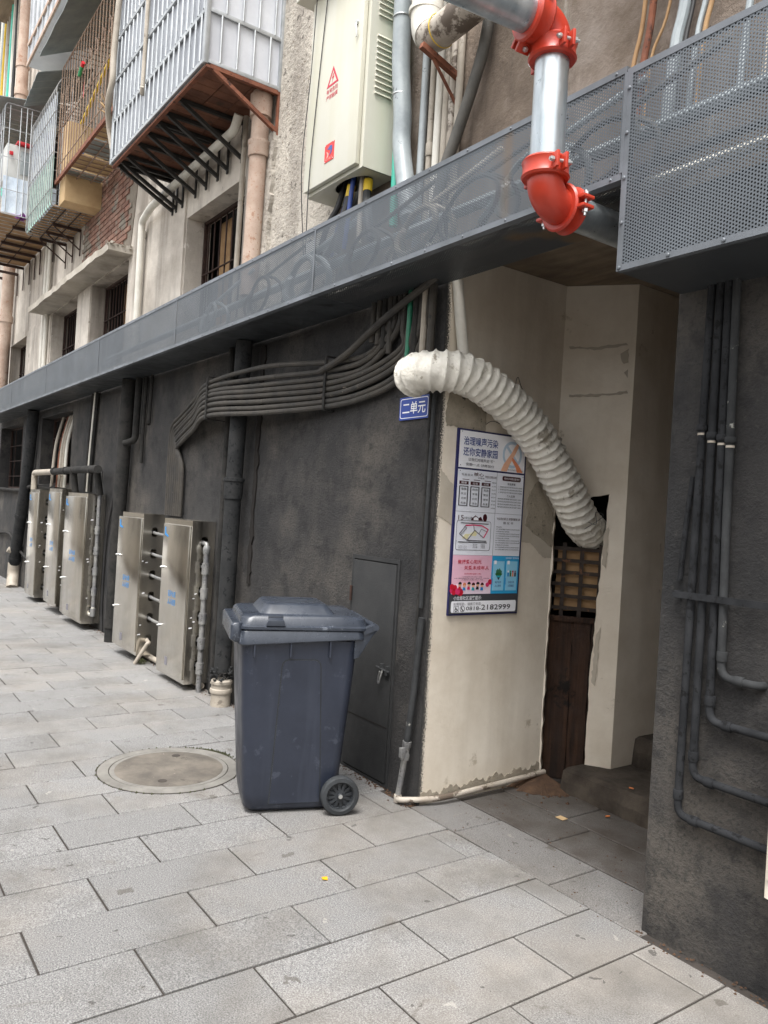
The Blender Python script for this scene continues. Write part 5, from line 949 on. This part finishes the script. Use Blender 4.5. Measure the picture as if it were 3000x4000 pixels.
mb = MB(); mb.prism([(-.03, .955), (.40, .955), (.40, .985), (-.03, .985)], lambda u, v, h: S2(u, v, h + .0), .03); part(PD, 'rail', mb, 'wood_old', smooth=False)

# low metal service door in the charcoal wall
MD = thing('service_door', 'low charcoal metal service door with a bolt in the wall behind the bin', 'door', (-.49, 0, 0))
mb = MB(); mb.box(-.715, -.285, -.016, -.004, .03, 1.255); leaf = part(MD, 'leaf', mb, 'metal_door_dark', bevel=.002)
mb = MB(); mb.box(-.715, -.285, -.0185, -.017, .335, .342); part(leaf, 'seam', mb, 'dark_inside', smooth=False)
mb = MB()
mb.plate(rect(-.742, -.262, .005, 1.285), [rect(-.72, -.28, .02, 1.262)], FRONT(-.010), .009); part(MD, 'frame', mb, 'metal_door_dark', fixn=False)
for z in (1.05, .4):
    mb = MB(); mb.tube([(-.725, -.022, z - .045), (-.725, -.022, z + .045)], .008, 8); part(MD, 'hinge', mb, 'dark_rust')
mb = MB(); mb.tube([(-.40, -.03, .665), (-.275, -.03, .655)], .007, 8); mb.box(-.365, -.345, -.035, -.016, .64, .69); mb.box(-.31, -.29, -.035, -.016, .635, .685); bolt = part(MD, 'bolt', mb, 'pipe_patched')
mb = MB(); mb.tube(smooth_path([(-.335, -.035, .655), (-.34, -.045, .61), (-.352, -.042, .58), (-.362, -.042, .60), (-.345, -.045, .65)], 5), .005, 7); part(bolt, 'hasp', mb, 'galvanised_dirty')
# water pipe with stop valve at the corner
CP = thing('water_pipe', 'thin grey water pipe with a stop valve at the entrance corner', 'pipe', (-.06, -.05, 0))
mb = MB(); mb.tube([(-.012, -.03, 1.0), (-.028, -.04, .62), (-.055, -.05, .30)], .018, 12); part(CP, 'upper_pipe', mb, 'pipe_patched')
mb = MB(); mb.tube([(-.058, -.05, .27), (-.082, -.065, .03)], .0165, 12); part(CP, 'lower_pipe', mb, 'galvanised_dirty')
mb = MB(); mb.lathe([(-.05, .018), (-.05, .025), (-.022, .025), (-.015, .02), (.015, .02), (.022, .025), (.05, .025), (.05, .018)], (-.056, -.05, .285), (.1, .04, 1), 10); mb.tube([(-.056, -.05, .285), (-.02, -.095, .285)], .012, 8); part(CP, 'valve', mb, 'galvanised_dirty')
mb = MB(); mb.box(-.034, -.010, -.115, -.085, .262, .315); part(CP, 'valve_handle', mb, 'galvanised_dirty', bevel=.005)
pipe('floor_pipe', [(-.085, -.07, .022), (-.03, -.062, .03), (.045, .12, .036), (.045, .5, .045), (.04, .93, .06)], .0155, 'pvc_old', 'beige drain pipe lying along the foot of the cream wall', seg=14, n=9, collars=[((-.078, -.069, .024), (0, 0, 1), .04, .006)])
pipe('conduit', [(-.028, -.022, 2.2), (-.03, -.022, 1.7), (-.035, -.022, 1.05)], .012, 'pipe_patched', 'thin conduit on the corner below the unit sign with worn pale paint', 'conduit', seg=10, collars=[((-.03, -.022, 1.95), (0, 0, 1), .012, .003)])
pipe('conduit', [(-.06, -.02, 2.2), (-.062, -.02, 1.3), (-.066, -.02, .9)], .009, 'pvc_painted', 'second thin dark conduit beside the corner conduit', 'conduit', seg=8)

# ---------------------------------------------------------------- pipes on the right-hand charcoal wall
for i, (x0, x1, zb, xr) in enumerate(((1.575, 1.56, .50, 2.6), (1.610, 1.612, .655, 2.6), (1.642, 1.665, .87, 2.6), (1.672, 1.70, 1.035, 1.84))):
    pts = [(x0, -.028, 2.50), ((x0 + x1) / 2, -.028, 1.6), (x1, -.028, zb), (xr, -.028, zb - .003)] + ([(xr + .01, .05, zb)] if i == 3 else [])
    cz_ = (1.93, 1.90, 1.89, 1.88)[i]
    o = pipe('wall_pipe', pts, .0145, 'wall_pipe_dark' if i != 3 else 'pipe_patched', '%s of the four dark bent pipes on the right wall' % ('leftmost', 'second from left', 'third from left', 'rightmost')[i], group='pipes on the right-hand wall', mode='bend', br=.045, seg=14, collars=[(((x0 * .6 + x1 * .4), -.028, cz_), (0, 0, 1), .022, .006), ((x1, -.028, zb + .075), (0, 0, 1), .035, .004), ((x1 + .07, -.028, zb - .001), (1, 0, 0), .035, .004)])
    mb = MB(); mb.lathe([(-.004, .0145), (-.004, .0154), (.004, .0154), (.004, .0145)], ((x0 * .6 + x1 * .4), -.028, cz_ - .024), (0, 0, 1), 14); part(o, 'bare_band', mb, 'pvc_beige')
mb = MB(); mb.box(1.50, 2.6, -.052, -.047, 1.298, 1.322); mb.box(1.50, 1.515, -.047, -.002, 1.298, 1.322); single('pipe_strap', mb, 'wall_pipe_dark', 'flat dark strap crossing the pipes on the right wall', 'strap', smooth=False)
pipe('conduit', [(1.535, -.015, 1.75), (1.52, -.015, 1.6), (1.505, -.015, 1.36)], .01, 'wall_pipe_dark', 'short thin dark conduit left of the right wall pipes', 'conduit', seg=8)
mb = MB(); mb.loft([[(x, y, z) for x, y in rrect(1.965, 2.36, -.16, -.004, .012, 2)] for z in (.40, 1.02)]); CB = single('meter_box', mb, 'cream_paint', 'cream painted box at the right edge on the charcoal wall', 'box')
mb = MB(); mb.box(1.975, 2.35, -.168, -.161, .46, 1.0); part(CB, 'box_door', mb, 'cream_paint', bevel=.002)

# ---------------------------------------------------------------- caged balcony with white panels
bx0, bx1, by, bz0, bz1 = -4.33, -2.09, -.625, 4.645, 6.9
BL = thing('caged_balcony', 'balcony closed with white panels behind aluminium bars, carried on black steel brackets', 'balcony', ((bx0 + bx1) / 2, by / 2, bz0))
rails = [bz0 + .012, 5.02, 5.41, 5.80, 6.20, 6.6]
mb = MB(); mb.box(bx0 + .02, bx1 - .02, by + .022, by + .027, bz0, bz1); part(BL, 'front_sheet', mb, 'white_sheet_shaded', smooth=False)
mb = MB(); mb.box(bx1 - .027, bx1 - .022, by + .03, -.002, bz0, bz1); part(BL, 'side_sheet', mb, 'white_sheet', smooth=False)
mb = MB(); mb.box(bx0 + .022, bx0 + .027, by + .03, -.002, bz0, bz1); part(BL, 'side_sheet', mb, 'white_sheet', smooth=False)
for z in rails:
    mb = MB(); mb.box(bx0, bx1, by, by + .018, z - .014, z + .014); part(BL, 'rail', mb, 'aluminium', bevel=.002)
    mb = MB(); mb.box(bx1 - .018, bx1, by + .019, -.002, z - .013, z + .015); part(BL, 'rail', mb, 'aluminium', bevel=.002)
for x, y in ((bx0 + .015, by + .015), (bx1 - .015, by + .015), (bx1 - .015, -.02)):
    mb = MB(); mb.box(x - .018, x + .018, y - .018, y + .018, bz0 - .01, bz1); part(BL, 'post', mb, 'aluminium', bevel=.003)
src = None
for i in range(20):
    x = bx0 + .05 + i * .1108
    for j in range(len(rails) - 1):
        if src is None: m = MB(); m.tube([(x, by + .002, rails[0] + .012), (x, by + .002, rails[1] - .012)], .0085, 8, caps=False); src = part(BL, 'bar', m, 'aluminium'); sx = x
        else: child_copy(src, BL, (x - sx + (.03 if j % 2 else 0), 0, rails[j] - rails[0]))
for i in range(4):
    for j in range(4): child_copy(src, BL, (bx1 - .005 - sx, by * 0 + .12 + .128 * i + (.03 if j % 2 else 0), rails[j] - rails[0]))
for i in range(21):
    for j in range(3):
        mb = MB(); x = bx0 + .03 + i * .105; y = by + .06 + j * .185; mb.box(x, x + .1, y, y + .178, bz0 + .004, bz0 + .03); part(BL, 'floor_tile', mb, 'floor_tile_red', smooth=False)
mb = MB(); mb.box(bx0, bx1, by + .02, by + .05, bz0 - .035, bz0 - .015); part(BL, 'edge_angle', mb, 'rusty_steel', smooth=False)
for i, x in enumerate((-4.28, -4.18, -4.02, -3.7, -3.45, -3.2, -3.0, -2.72, -2.12)):
    mm = 'black_steel' if i < 8 else 'rusty_steel'; mb = MB(); mb.box(x, x + .03, by + .052, -.02, bz0 - .033, bz0 - .003); br_ = part(BL, 'bracket', mb, mm, smooth=False)
    mb = MB(); mb.bar((x + .015, by + .08, bz0 - .03), (x + .015, -.03, bz0 - .30), .028, .028); part(br_, 'strut', mb, mm, smooth=False)
    mb = MB(); mb.box(x, x + .03, -.032, -.019, bz0 - .34, bz0 - .034); part(br_, 'wall_plate', mb, mm, smooth=False)
mb = MB(); mb.box(-3.25, -3.22, -.58, -.1, bz0 - .03, bz0 - .004); part(BL, 'joist', mb, 'black_steel', smooth=False)
pipe('waste_pipe', [(-2.55, -.14, 4.6), (-2.62, -.14, 4.5), (-3.5, -.14, 4.48), (-4.6, -.13, 4.45), (-5.02, -.08, 4.43), (-5.03, -.07, 3.1)], .036, 'pvc_white', 'white waste pipe under the white panelled balcony turning down the wall', mode='bend', br=.07, seg=16, collars=[((-5.03, -.07, 4.3), (0, 0, 1), .07, .006)])
pipe('waste_pipe', [(-2.63, -.04, 4.75), (-2.64, -.04, 4.2), (-2.66, -.04, 3.0)], .021, 'pvc_beige', 'thin beige pipe on the window edge left of the rusty downpipe', seg=10)
pipe('hanging_hose', [(-4.05, -.66, 7.0), (-4.15, -.67, 6.2), (-4.2, -.68, 5.6), (-4.2, -.68, 5.35), (-4.3, -.68, 5.2), (-4.45, -.62, 5.05), (-4.44, -.58, 4.85), (-4.36, -.6, 4.78)], .028, 'pvc_beige', 'pale hose hanging in front of the white panelled balcony', 'hose', seg=12)
pipe('yellowed_pipe', [(-3.35, -.645, 7.0), (-3.38, -.645, 5.8), (-3.40, -.645, 4.98), (-3.36, -.66, 4.96)], .017, 'pvc_beige', 'thin yellowed pipe in front of the white panelled balcony', seg=10)

# ---------------------------------------------------------------- security cages farther along
def cage(K, x0, x1, y, z0, z1, sp, mm, r_=.008, arch=.12, hz=(), sidebars=True, bottom=None):
    src = None; n = int((x1 - x0) / sp)
    for i in range(n + 1):
        x = x0 + (x1 - x0) * i / n
        if src is None:
            m = MB(); m.tube(bend_path([(x, -.01, z0 + .02), (x, y + .02, z0 + .01), (x, y, z0 + .05), (x, y, z1 - arch), (x, y + arch * .5, z1), (x, -.01, z1 + .02)], .05, 3), r_, 6, caps=False); src = part(K, 'bar', m, mm); sx = x
        else: child_copy(src, K, (x - sx, 0, 0))
    for z in hz:
        m = MB(); m.tube([(x0, y - .002, z), (x1, y - .002, z)], .006, 6); part(K, 'cross_bar', m, mm)
        if sidebars:
            for x in (x0, x1): m = MB(); m.tube([(x, y, z), (x, -.01, z)], .006, 6); part(K, 'cross_bar', m, mm)
    for yy in (y * .66, y * .33):
        m = MB(); m.tube([(x0, yy, z0 + .004), (x1, yy, z0 + .004)], .008, 6); part(K, 'floor_bar', m, bottom or mm)
        if sidebars:
            for x in (x0, x1): m = MB(); m.tube([(x, yy, z0 + .02), (x, yy, z1)], r_, 6); part(K, 'bar', m, mm)
RC = thing('security_cage', 'rusty brown security cage with arched tops beyond the white panelled balcony', 'cage', (-6.2, -.25, 5.37))
cage(RC, -7.15, -4.75, -.50, 5.37, 6.95, .125, 'rust_bars', .0065, .16, (5.55, 6.0))
mb = MB(); mb.box(-7.17, -4.73, -.515, -.485, 5.345, 5.395); part(RC, 'edge_angle', mb, 'rusty_steel', smooth=False)
for i in range(9):
    x = -7.0 + i * .25; mb = MB()
    for s2 in (-1, 1):
        mb.tube([(x + s2 * .035 + .02 * math.cos(R(a)), -.512, 6.32 + s2 * .05 + .02 * math.sin(R(a)) ) for a in range(0, 330, 30)], .004, 5)
    mb.tube([(x - .04, -.512, 6.42), (x + .04, -.512, 6.20)], .004, 5); part(RC, 'scroll', mb, 'rust_bars')
for i in range(4): mb = MB(); mb.box(-7.1 + .5 * i, -6.65 + .5 * i, -.47, -.05, 5.40, 5.405 + .002 * i); part(RC, 'floor_board', mb, 'cardboard' if i % 2 else 'canopy_sheet', smooth=False)
mb = MB(); mb.bar((-7.0, -.3, 6.05), (-4.8, -.42, 6.28), .03, .03); single('bamboo_pole', mb, 'yellow_tape', 'yellow pole lying across the rusty cage', 'pole')
mb = MB(); mb.box(-7.14, -6.86, -.46, -.02, 5.08, 6.05); single('cardboard_sheet', mb, 'cardboard', 'large brown cardboard sheet at the end of the rusty cage', 'cardboard', bevel=.01)
mb = MB(); mb.tube([(-6.18, -.525, 6.28), (-6.05, -.53, 6.33)], .02, 8); rw = single('plastic_tube', mb, 'tube_green', 'small green and red tube tied to the rusty cage', 'tube')
mb = MB(); mb.tube([(-6.05, -.53, 6.33), (-6.0, -.53, 6.35)], .021, 8); part(rw, 'red_cap', mb, 'red_plastic')
mb = MB(); mb.quad((-5.95, -.52, 6.25), (-5.92, -.53, 6.25), (-5.88, -.535, 5.9), (-5.93, -.53, 5.95)); single('red_ribbon', mb, 'red_plastic', 'red ribbon hanging on the rusty cage', 'ribbon')
mb = MB(); mb.lathe([(0, .03), (.05, .04), (.09, .03), (.1, .012)], (-6.35, -.42, 5.42), (0, 0, 1), 10); single('blue_bottle', mb, 'blue_plastic', 'small blue bottle in the rusty cage', 'bottle')
mb = MB()
for i in range(26): a = rnd.uniform(0, 6.28); mb.tube([(-4.95 + rnd.uniform(-.1, .1), -.45, 5.40), (-4.95 + .16 * math.cos(a), -.45 + .16 * math.sin(a), 5.42 + rnd.uniform(0, .14))], .004, 4)
single('dry_plant', mb, 'cardboard', 'dried twiggy plant at the near end of the rusty cage', 'plant')

TC = thing('security_cage', 'security cage lined with pale teal sheets beyond the rusty cage', 'cage', (-7.9, -.27, 5.08))
cage(TC, -8.62, -7.18, -.55, 5.08, 6.7, .105, 'galvanised_dirty', .008, .14, (5.3, 5.75, 6.25), bottom='dark_rust')
mb = MB(); mb.box(-8.6, -7.2, -.535, -.53, 5.11, 5.72); part(TC, 'lower_sheet', mb, 'teal_sheet', smooth=False)
mb = MB(); mb.box(-8.6, -7.2, -.535, -.53, 5.725, 6.5); part(TC, 'upper_sheet', mb, 'blue_white_film', smooth=False)
for i in range(5): mb = MB(); y = -.5 + .1 * i; mb.box(-8.58, -7.2, y, y + .085, 5.10, 5.115); part(TC, 'floor_plank', mb, 'wood_board', smooth=False)
for i, x in enumerate((-8.58, -8.2, -7.8)):
    mb = MB(); mb.box(x, x + .03, -.38, -.02, 5.035, 5.07); br_ = part(TC, 'bracket', mb, 'dark_rust', smooth=False)
    mb = MB(); mb.box(x, x + .03, -.03, -.018, 4.72, 5.034); part(br_, 'wall_plate', mb, 'dark_rust', smooth=False)
    mb = MB(); mb.bar((x + .015, -.36, 5.03), (x + .015, -.03, 4.8), .015, .015); part(br_, 'strut', mb, 'dark_rust', smooth=False)

FC = thing('security_cage', 'far wire cage holding a white air conditioner at the left edge', 'cage', (-10.2, -.42, 5.4))
cage(FC, -11.6, -8.95, -.85, 5.40, 6.95, .16, 'aluminium', .008, .05, (5.75, 6.2, 6.6), bottom='dark_rust')
for i in range(6):
    m = MB(); y = -.78 + .14 * i; m.tube([(-8.95, y, 5.42), (-8.95, y, 6.93)], .007, 6); part(FC, 'bar', m, 'aluminium')
mb = MB(); mb.box(-11.58, -8.98, -.835, -.02, 5.41, 5.43); part(FC, 'floor_board', mb, 'wood_board', smooth=False)
mb = MB(); mb.box(-9.0, -8.985, -.82, -.10, 5.44, 5.95); part(FC, 'plastic_film', mb, 'blue_white_film', smooth=False)
for i, x in enumerate((-12.6, -12.1, -11.6, -11.1, -10.7, -10.3, -9.9, -9.4)):
    mb = MB(); mb.box(x, x + .04, -.6, -.02, 5.355, 5.395); br_ = part(FC, 'bracket', mb, 'dark_rust', smooth=False)
    mb = MB(); mb.box(x, x + .04, -.03, -.018, 5.0, 5.354); part(br_, 'wall_plate', mb, 'dark_rust', smooth=False)
AC = thing('air_conditioner', 'white outdoor air conditioner unit inside the far wire cage', 'air conditioner', (-9.3, -.5, 6.0))
mb = MB(); mb.box(-9.6, -9.08, -.78, -.30, 5.98, 6.45); part(AC, 'casing', mb, 'appliance_white', bevel=.012)
mb = MB(); mb.box(-9.075, -9.068, -.60, -.36, 6.05, 6.38); part(AC, 'side_grille', mb, 'pvc_grey', bevel=.003)
mb = MB(); mb.box(-9.06, -9.03, -.75, -.70, 6.28, 6.33); single('red_tub', mb, 'red_plastic', 'small red tub in front of the air conditioner', 'tub', bevel=.005)
mb = MB(); mb.box(-9.5, -9.02, -.66, -.2, 6.455, 6.50); single('folded_cloth', mb, 'red_plastic', 'folded red cloth on top of the air conditioner', 'cloth', bevel=.015)
mb = MB()
for i in range(30): mb.add([(-8.99 + rnd.uniform(-.03, .05), -.55 + rnd.gauss(0, .07), 5.42 + rnd.gauss(0, .03)) for _ in range(3)], [(0, 1, 2)])
single('purple_cloth', mb, 'purple_cloth', 'crumpled purple cloth at the foot of the far wire cage', 'cloth', smooth=False)

def sheet(name, q, t, mm, label, cat):
    mb = MB(); n = 16; a, b_, c_, d_ = [Vector(p) for p in q]; up_v = Vector((0, 0, t)); rows_ = []
    for i in range(n + 1):
        s_ = i / n; p0 = a.lerp(b_, s_); p1 = d_.lerp(c_, s_); w_ = Vector((0, 0, .012 * math.sin(i * 1.9)))
        rows_.append((p0 + w_, p1 + w_ * .6))
    for i in range(n):
        (a0, a1), (b0, b1) = rows_[i], rows_[i + 1]; mb.quad(a0, b0, b1, a1); mb.quad(a1 + up_v, b1 + up_v, b0 + up_v, a0 + up_v); mb.quad(a0 + up_v, b0 + up_v, b0, a0)
    (a0, a1) = rows_[-1]; mb.quad(a0, a0 + up_v, a1 + up_v, a1); (a0, a1) = rows_[0]; mb.quad(a0, a1, a1 + up_v, a0 + up_v)
    return single(name, mb, mm, label, cat)
sheet('rain_canopy', [(-7.58, -.70, 7.04), (-4.3, -.70, 7.04), (-4.3, -.02, 7.42), (-7.58, -.02, 7.42)], .01, 'canopy_sheet', 'grey sheet metal rain canopy above the rusty cage', 'canopy')
sheet('rain_canopy', [(-8.45, -.70, 6.74), (-7.6, -.70, 6.86), (-7.6, -.02, 7.15), (-8.45, -.02, 7.05)], .01, 'canopy_sheet', 'wrinkled grey rain canopy above the teal lined cage', 'canopy')
sheet('rain_canopy', [(-11.8, -.95, 6.98), (-8.88, -.95, 6.98), (-8.88, -.02, 7.15), (-11.8, -.02, 7.15)], .01, 'canopy_sheet', 'grey rain canopy above the far wire cage', 'canopy')
UB = thing('upper_balcony', 'white enclosed balcony with brown frame above the rain canopies', 'balcony', (-7.4, -.32, 7.2))
mb = MB(); mb.box(-8.75, -4.4, -.62, -.02, 7.44, 9.0); part(UB, 'enclosure', mb, 'white_sheet', bevel=.01)
for z in (7.44, 7.72, 8.5): mb = MB(); mb.box(-8.78, -4.38, -.645, -.622, z, z + .05); part(UB, 'rail', mb, 'rusty_pipe', smooth=False)
for i in range(16): mb = MB(); x = -8.75 + .29 * i; mb.box(x, x + .03, -.64, -.6215, 7.5, 8.95); part(UB, 'bar', mb, 'aluminium', smooth=False)
US2 = thing('balcony_slab', 'stained concrete balcony slab at the top left of the facade', 'balcony', (-13, -.35, 11.0))
mb = MB(); mb.box(-14.6, -11.4, -.62, -.006, 11.0, 11.14); part(US2, 'slab', mb, 'ceiling_concrete', bevel=.02)
mb = MB(); mb.box(-14.5, -11.5, -.60, -.55, 11.14, 12.2); part(US2, 'parapet', mb, 'slab_concrete', bevel=.01)
FD = thing('downpipe', 'brown downpipe high on the far left of the facade', 'downpipe', (-12.2, -.14, 3))
mb = MB(); mb.tube([(-12.1, -.14, 12), (-12.15, -.14, 8), (-12.4, -.14, 3)], .10, 18); part(FD, 'pipe', mb, 'rusty_pipe')
for z in (8.6, 9.1, 5.6, 4.6): mb = MB(); mb.lathe([(-.06, .1), (-.06, .115), (.06, .115), (.06, .1)], (-12.16 - (8.6 - z) * .04 if z < 8 else -12.14, -.14, z), (0, 0, 1), 18); part(FD, 'collar', mb, 'rusty_pipe')
for i in range(14):
    x = -15.8 + i * .22; mm = ('pvc_white', 'pvc_beige', 'black_cable', 'pvc_white', 'pvc_grey', 'yellow_tape', 'pvc_white', 'pvc_beige', 'pvc_grey', 'teal_pipe', 'pvc_white', 'black_cable', 'pvc_beige', 'pvc_white')[i]; z_b = 7.6 if x > -13.5 else 7.3
    pipe('riser', [(x + rnd.uniform(-.1, .1), -.06, 13), (x, -.08, 10.5), (x + rnd.uniform(-.15, .15), -.08, 9), (x + rnd.uniform(-.1, .1), -.06, z_b)], rnd.choice([.02, .03, .045]), mm, '%s riser at the far top left, %s of fourteen counted from the left' % ({'pvc_white': 'white', 'yellow_tape': 'yellow', 'pvc_beige': 'beige', 'teal_pipe': 'teal', 'black_cable': 'black', 'pvc_grey': 'grey'}[mm], ('first', 'second', 'third', 'fourth', 'fifth', 'sixth', 'seventh', 'eighth', 'ninth', 'tenth', 'eleventh', 'twelfth', 'thirteenth', 'last')[i]), 'riser', group='risers on the far facade', seg=8)
for i, x in enumerate((-9.62, -9.52, -9.44)):
    pipe('conduit', [(x, -.05, 5.3), (x - .02, -.05, 4.4), (x - .03, -.05, 3.1)], (.035, .02, .03)[i], ('pvc_white', 'pvc_beige', 'pvc_white')[i], '%s of three pale pipes on the wall beyond the concrete canopy' % ('left', 'middle', 'right')[i], 'pipe', group='pale pipes beyond the canopy', seg=10)
pipe('conduit', [(-12.85, -.05, 5.2), (-12.9, -.05, 3.1)], .04, 'pvc_white', 'pale pipe beside the far brown downpipe', 'pipe', seg=10)

# ---------------------------------------------------------------- unseen building added across the alley to close the sky and mirror in the steel
OB = thing('unseen_opposite_building', 'unseen plain rendered building added across the alley to shape the light', 'building', (-4, -5.6, 0))
mb = MB(); mb.box(-30, 14, -9, -5.6, -.03, 3.2); part(OB, 'unseen_wall', mb, 'slab_concrete', smooth=False)
mb = MB(); mb.box(-30, 14, -5.598, -5.58, -.03, .35); part(OB, 'unseen_plinth', mb, 'concrete_brown', smooth=False)
for i in range(9):
    for j in range(1):
        x = -18 + i * 3; z = 1.5 + j * 2; mb = MB(); mb.box(x, x + 1.4, -5.6, -5.585, z, z + 1.3); wf = part(OB, 'window', mb, 'aluminium', smooth=False); mb = MB(); mb.box(x + .05, x + 1.35, -5.586, -5.582, z + .05, z + 1.25); part(wf, 'unseen_pane', mb, 'dark_inside', smooth=False)
mb = MB(); mb.box(-16, 7, 4.2, 4.4, -.03, 13); mb.box(-16, 7, .7, 4.2, 12.9, 13.0); mb.box(6.9, 7, .31, 4.2, -.03, 12.9); mb.box(-16, -15.9, .31, 4.2, -.03, 12.9); part(B, 'back_walls', mb, 'concrete_brown', smooth=False)

# ---------------------------------------------------------------- litter
for i, (x, y, a) in enumerate(((.62, .98, .3), (.60, .82, 1.2))):
    z = .135 if y > .9 else .004
    mb = MB(); d = Vector((math.cos(a), math.sin(a), 0)) * .012; c = Vector((x, y, z + .0045)); mb.tube([c - d, c + d], .0042, 8); single('cigarette_butt', mb, 'butt_orange', 'orange cigarette butt %s' % ('on the entrance step', 'at the foot of the entrance step', 'on the paving by the right wall')[i], 'cigarette butt')
mb = MB(); mb.add([(.30, -1.05, .003), (.325, -1.06, .006), (.335, -1.04, .003), (.315, -1.03, .008)], [(0, 1, 3), (1, 2, 3)]); mb.v = [(x + .17, y + .18, z) for x, y, z in mb.v]; single('yellow_petal', mb, 'leaf_yellow', 'tiny yellow petal on the paving right of the bin', 'petal')
mb = MB(); mb.lathe([(-.016, .002), (-.01, .007), (0, .005), (.01, .0075), (.016, .002)], (1.02, -1.86, .008), (.7, .7, 0), 8); single('peanut_shell', mb, 'wood_board', 'peanut shell on the paving at the lower left edge', 'shell')
mb = MB(); mb.box(.47, .52, .56, .60, .003, .006); single('card_scrap', mb, 'cardboard', 'small brown card scrap on the entrance floor', 'scrap', smooth=False)
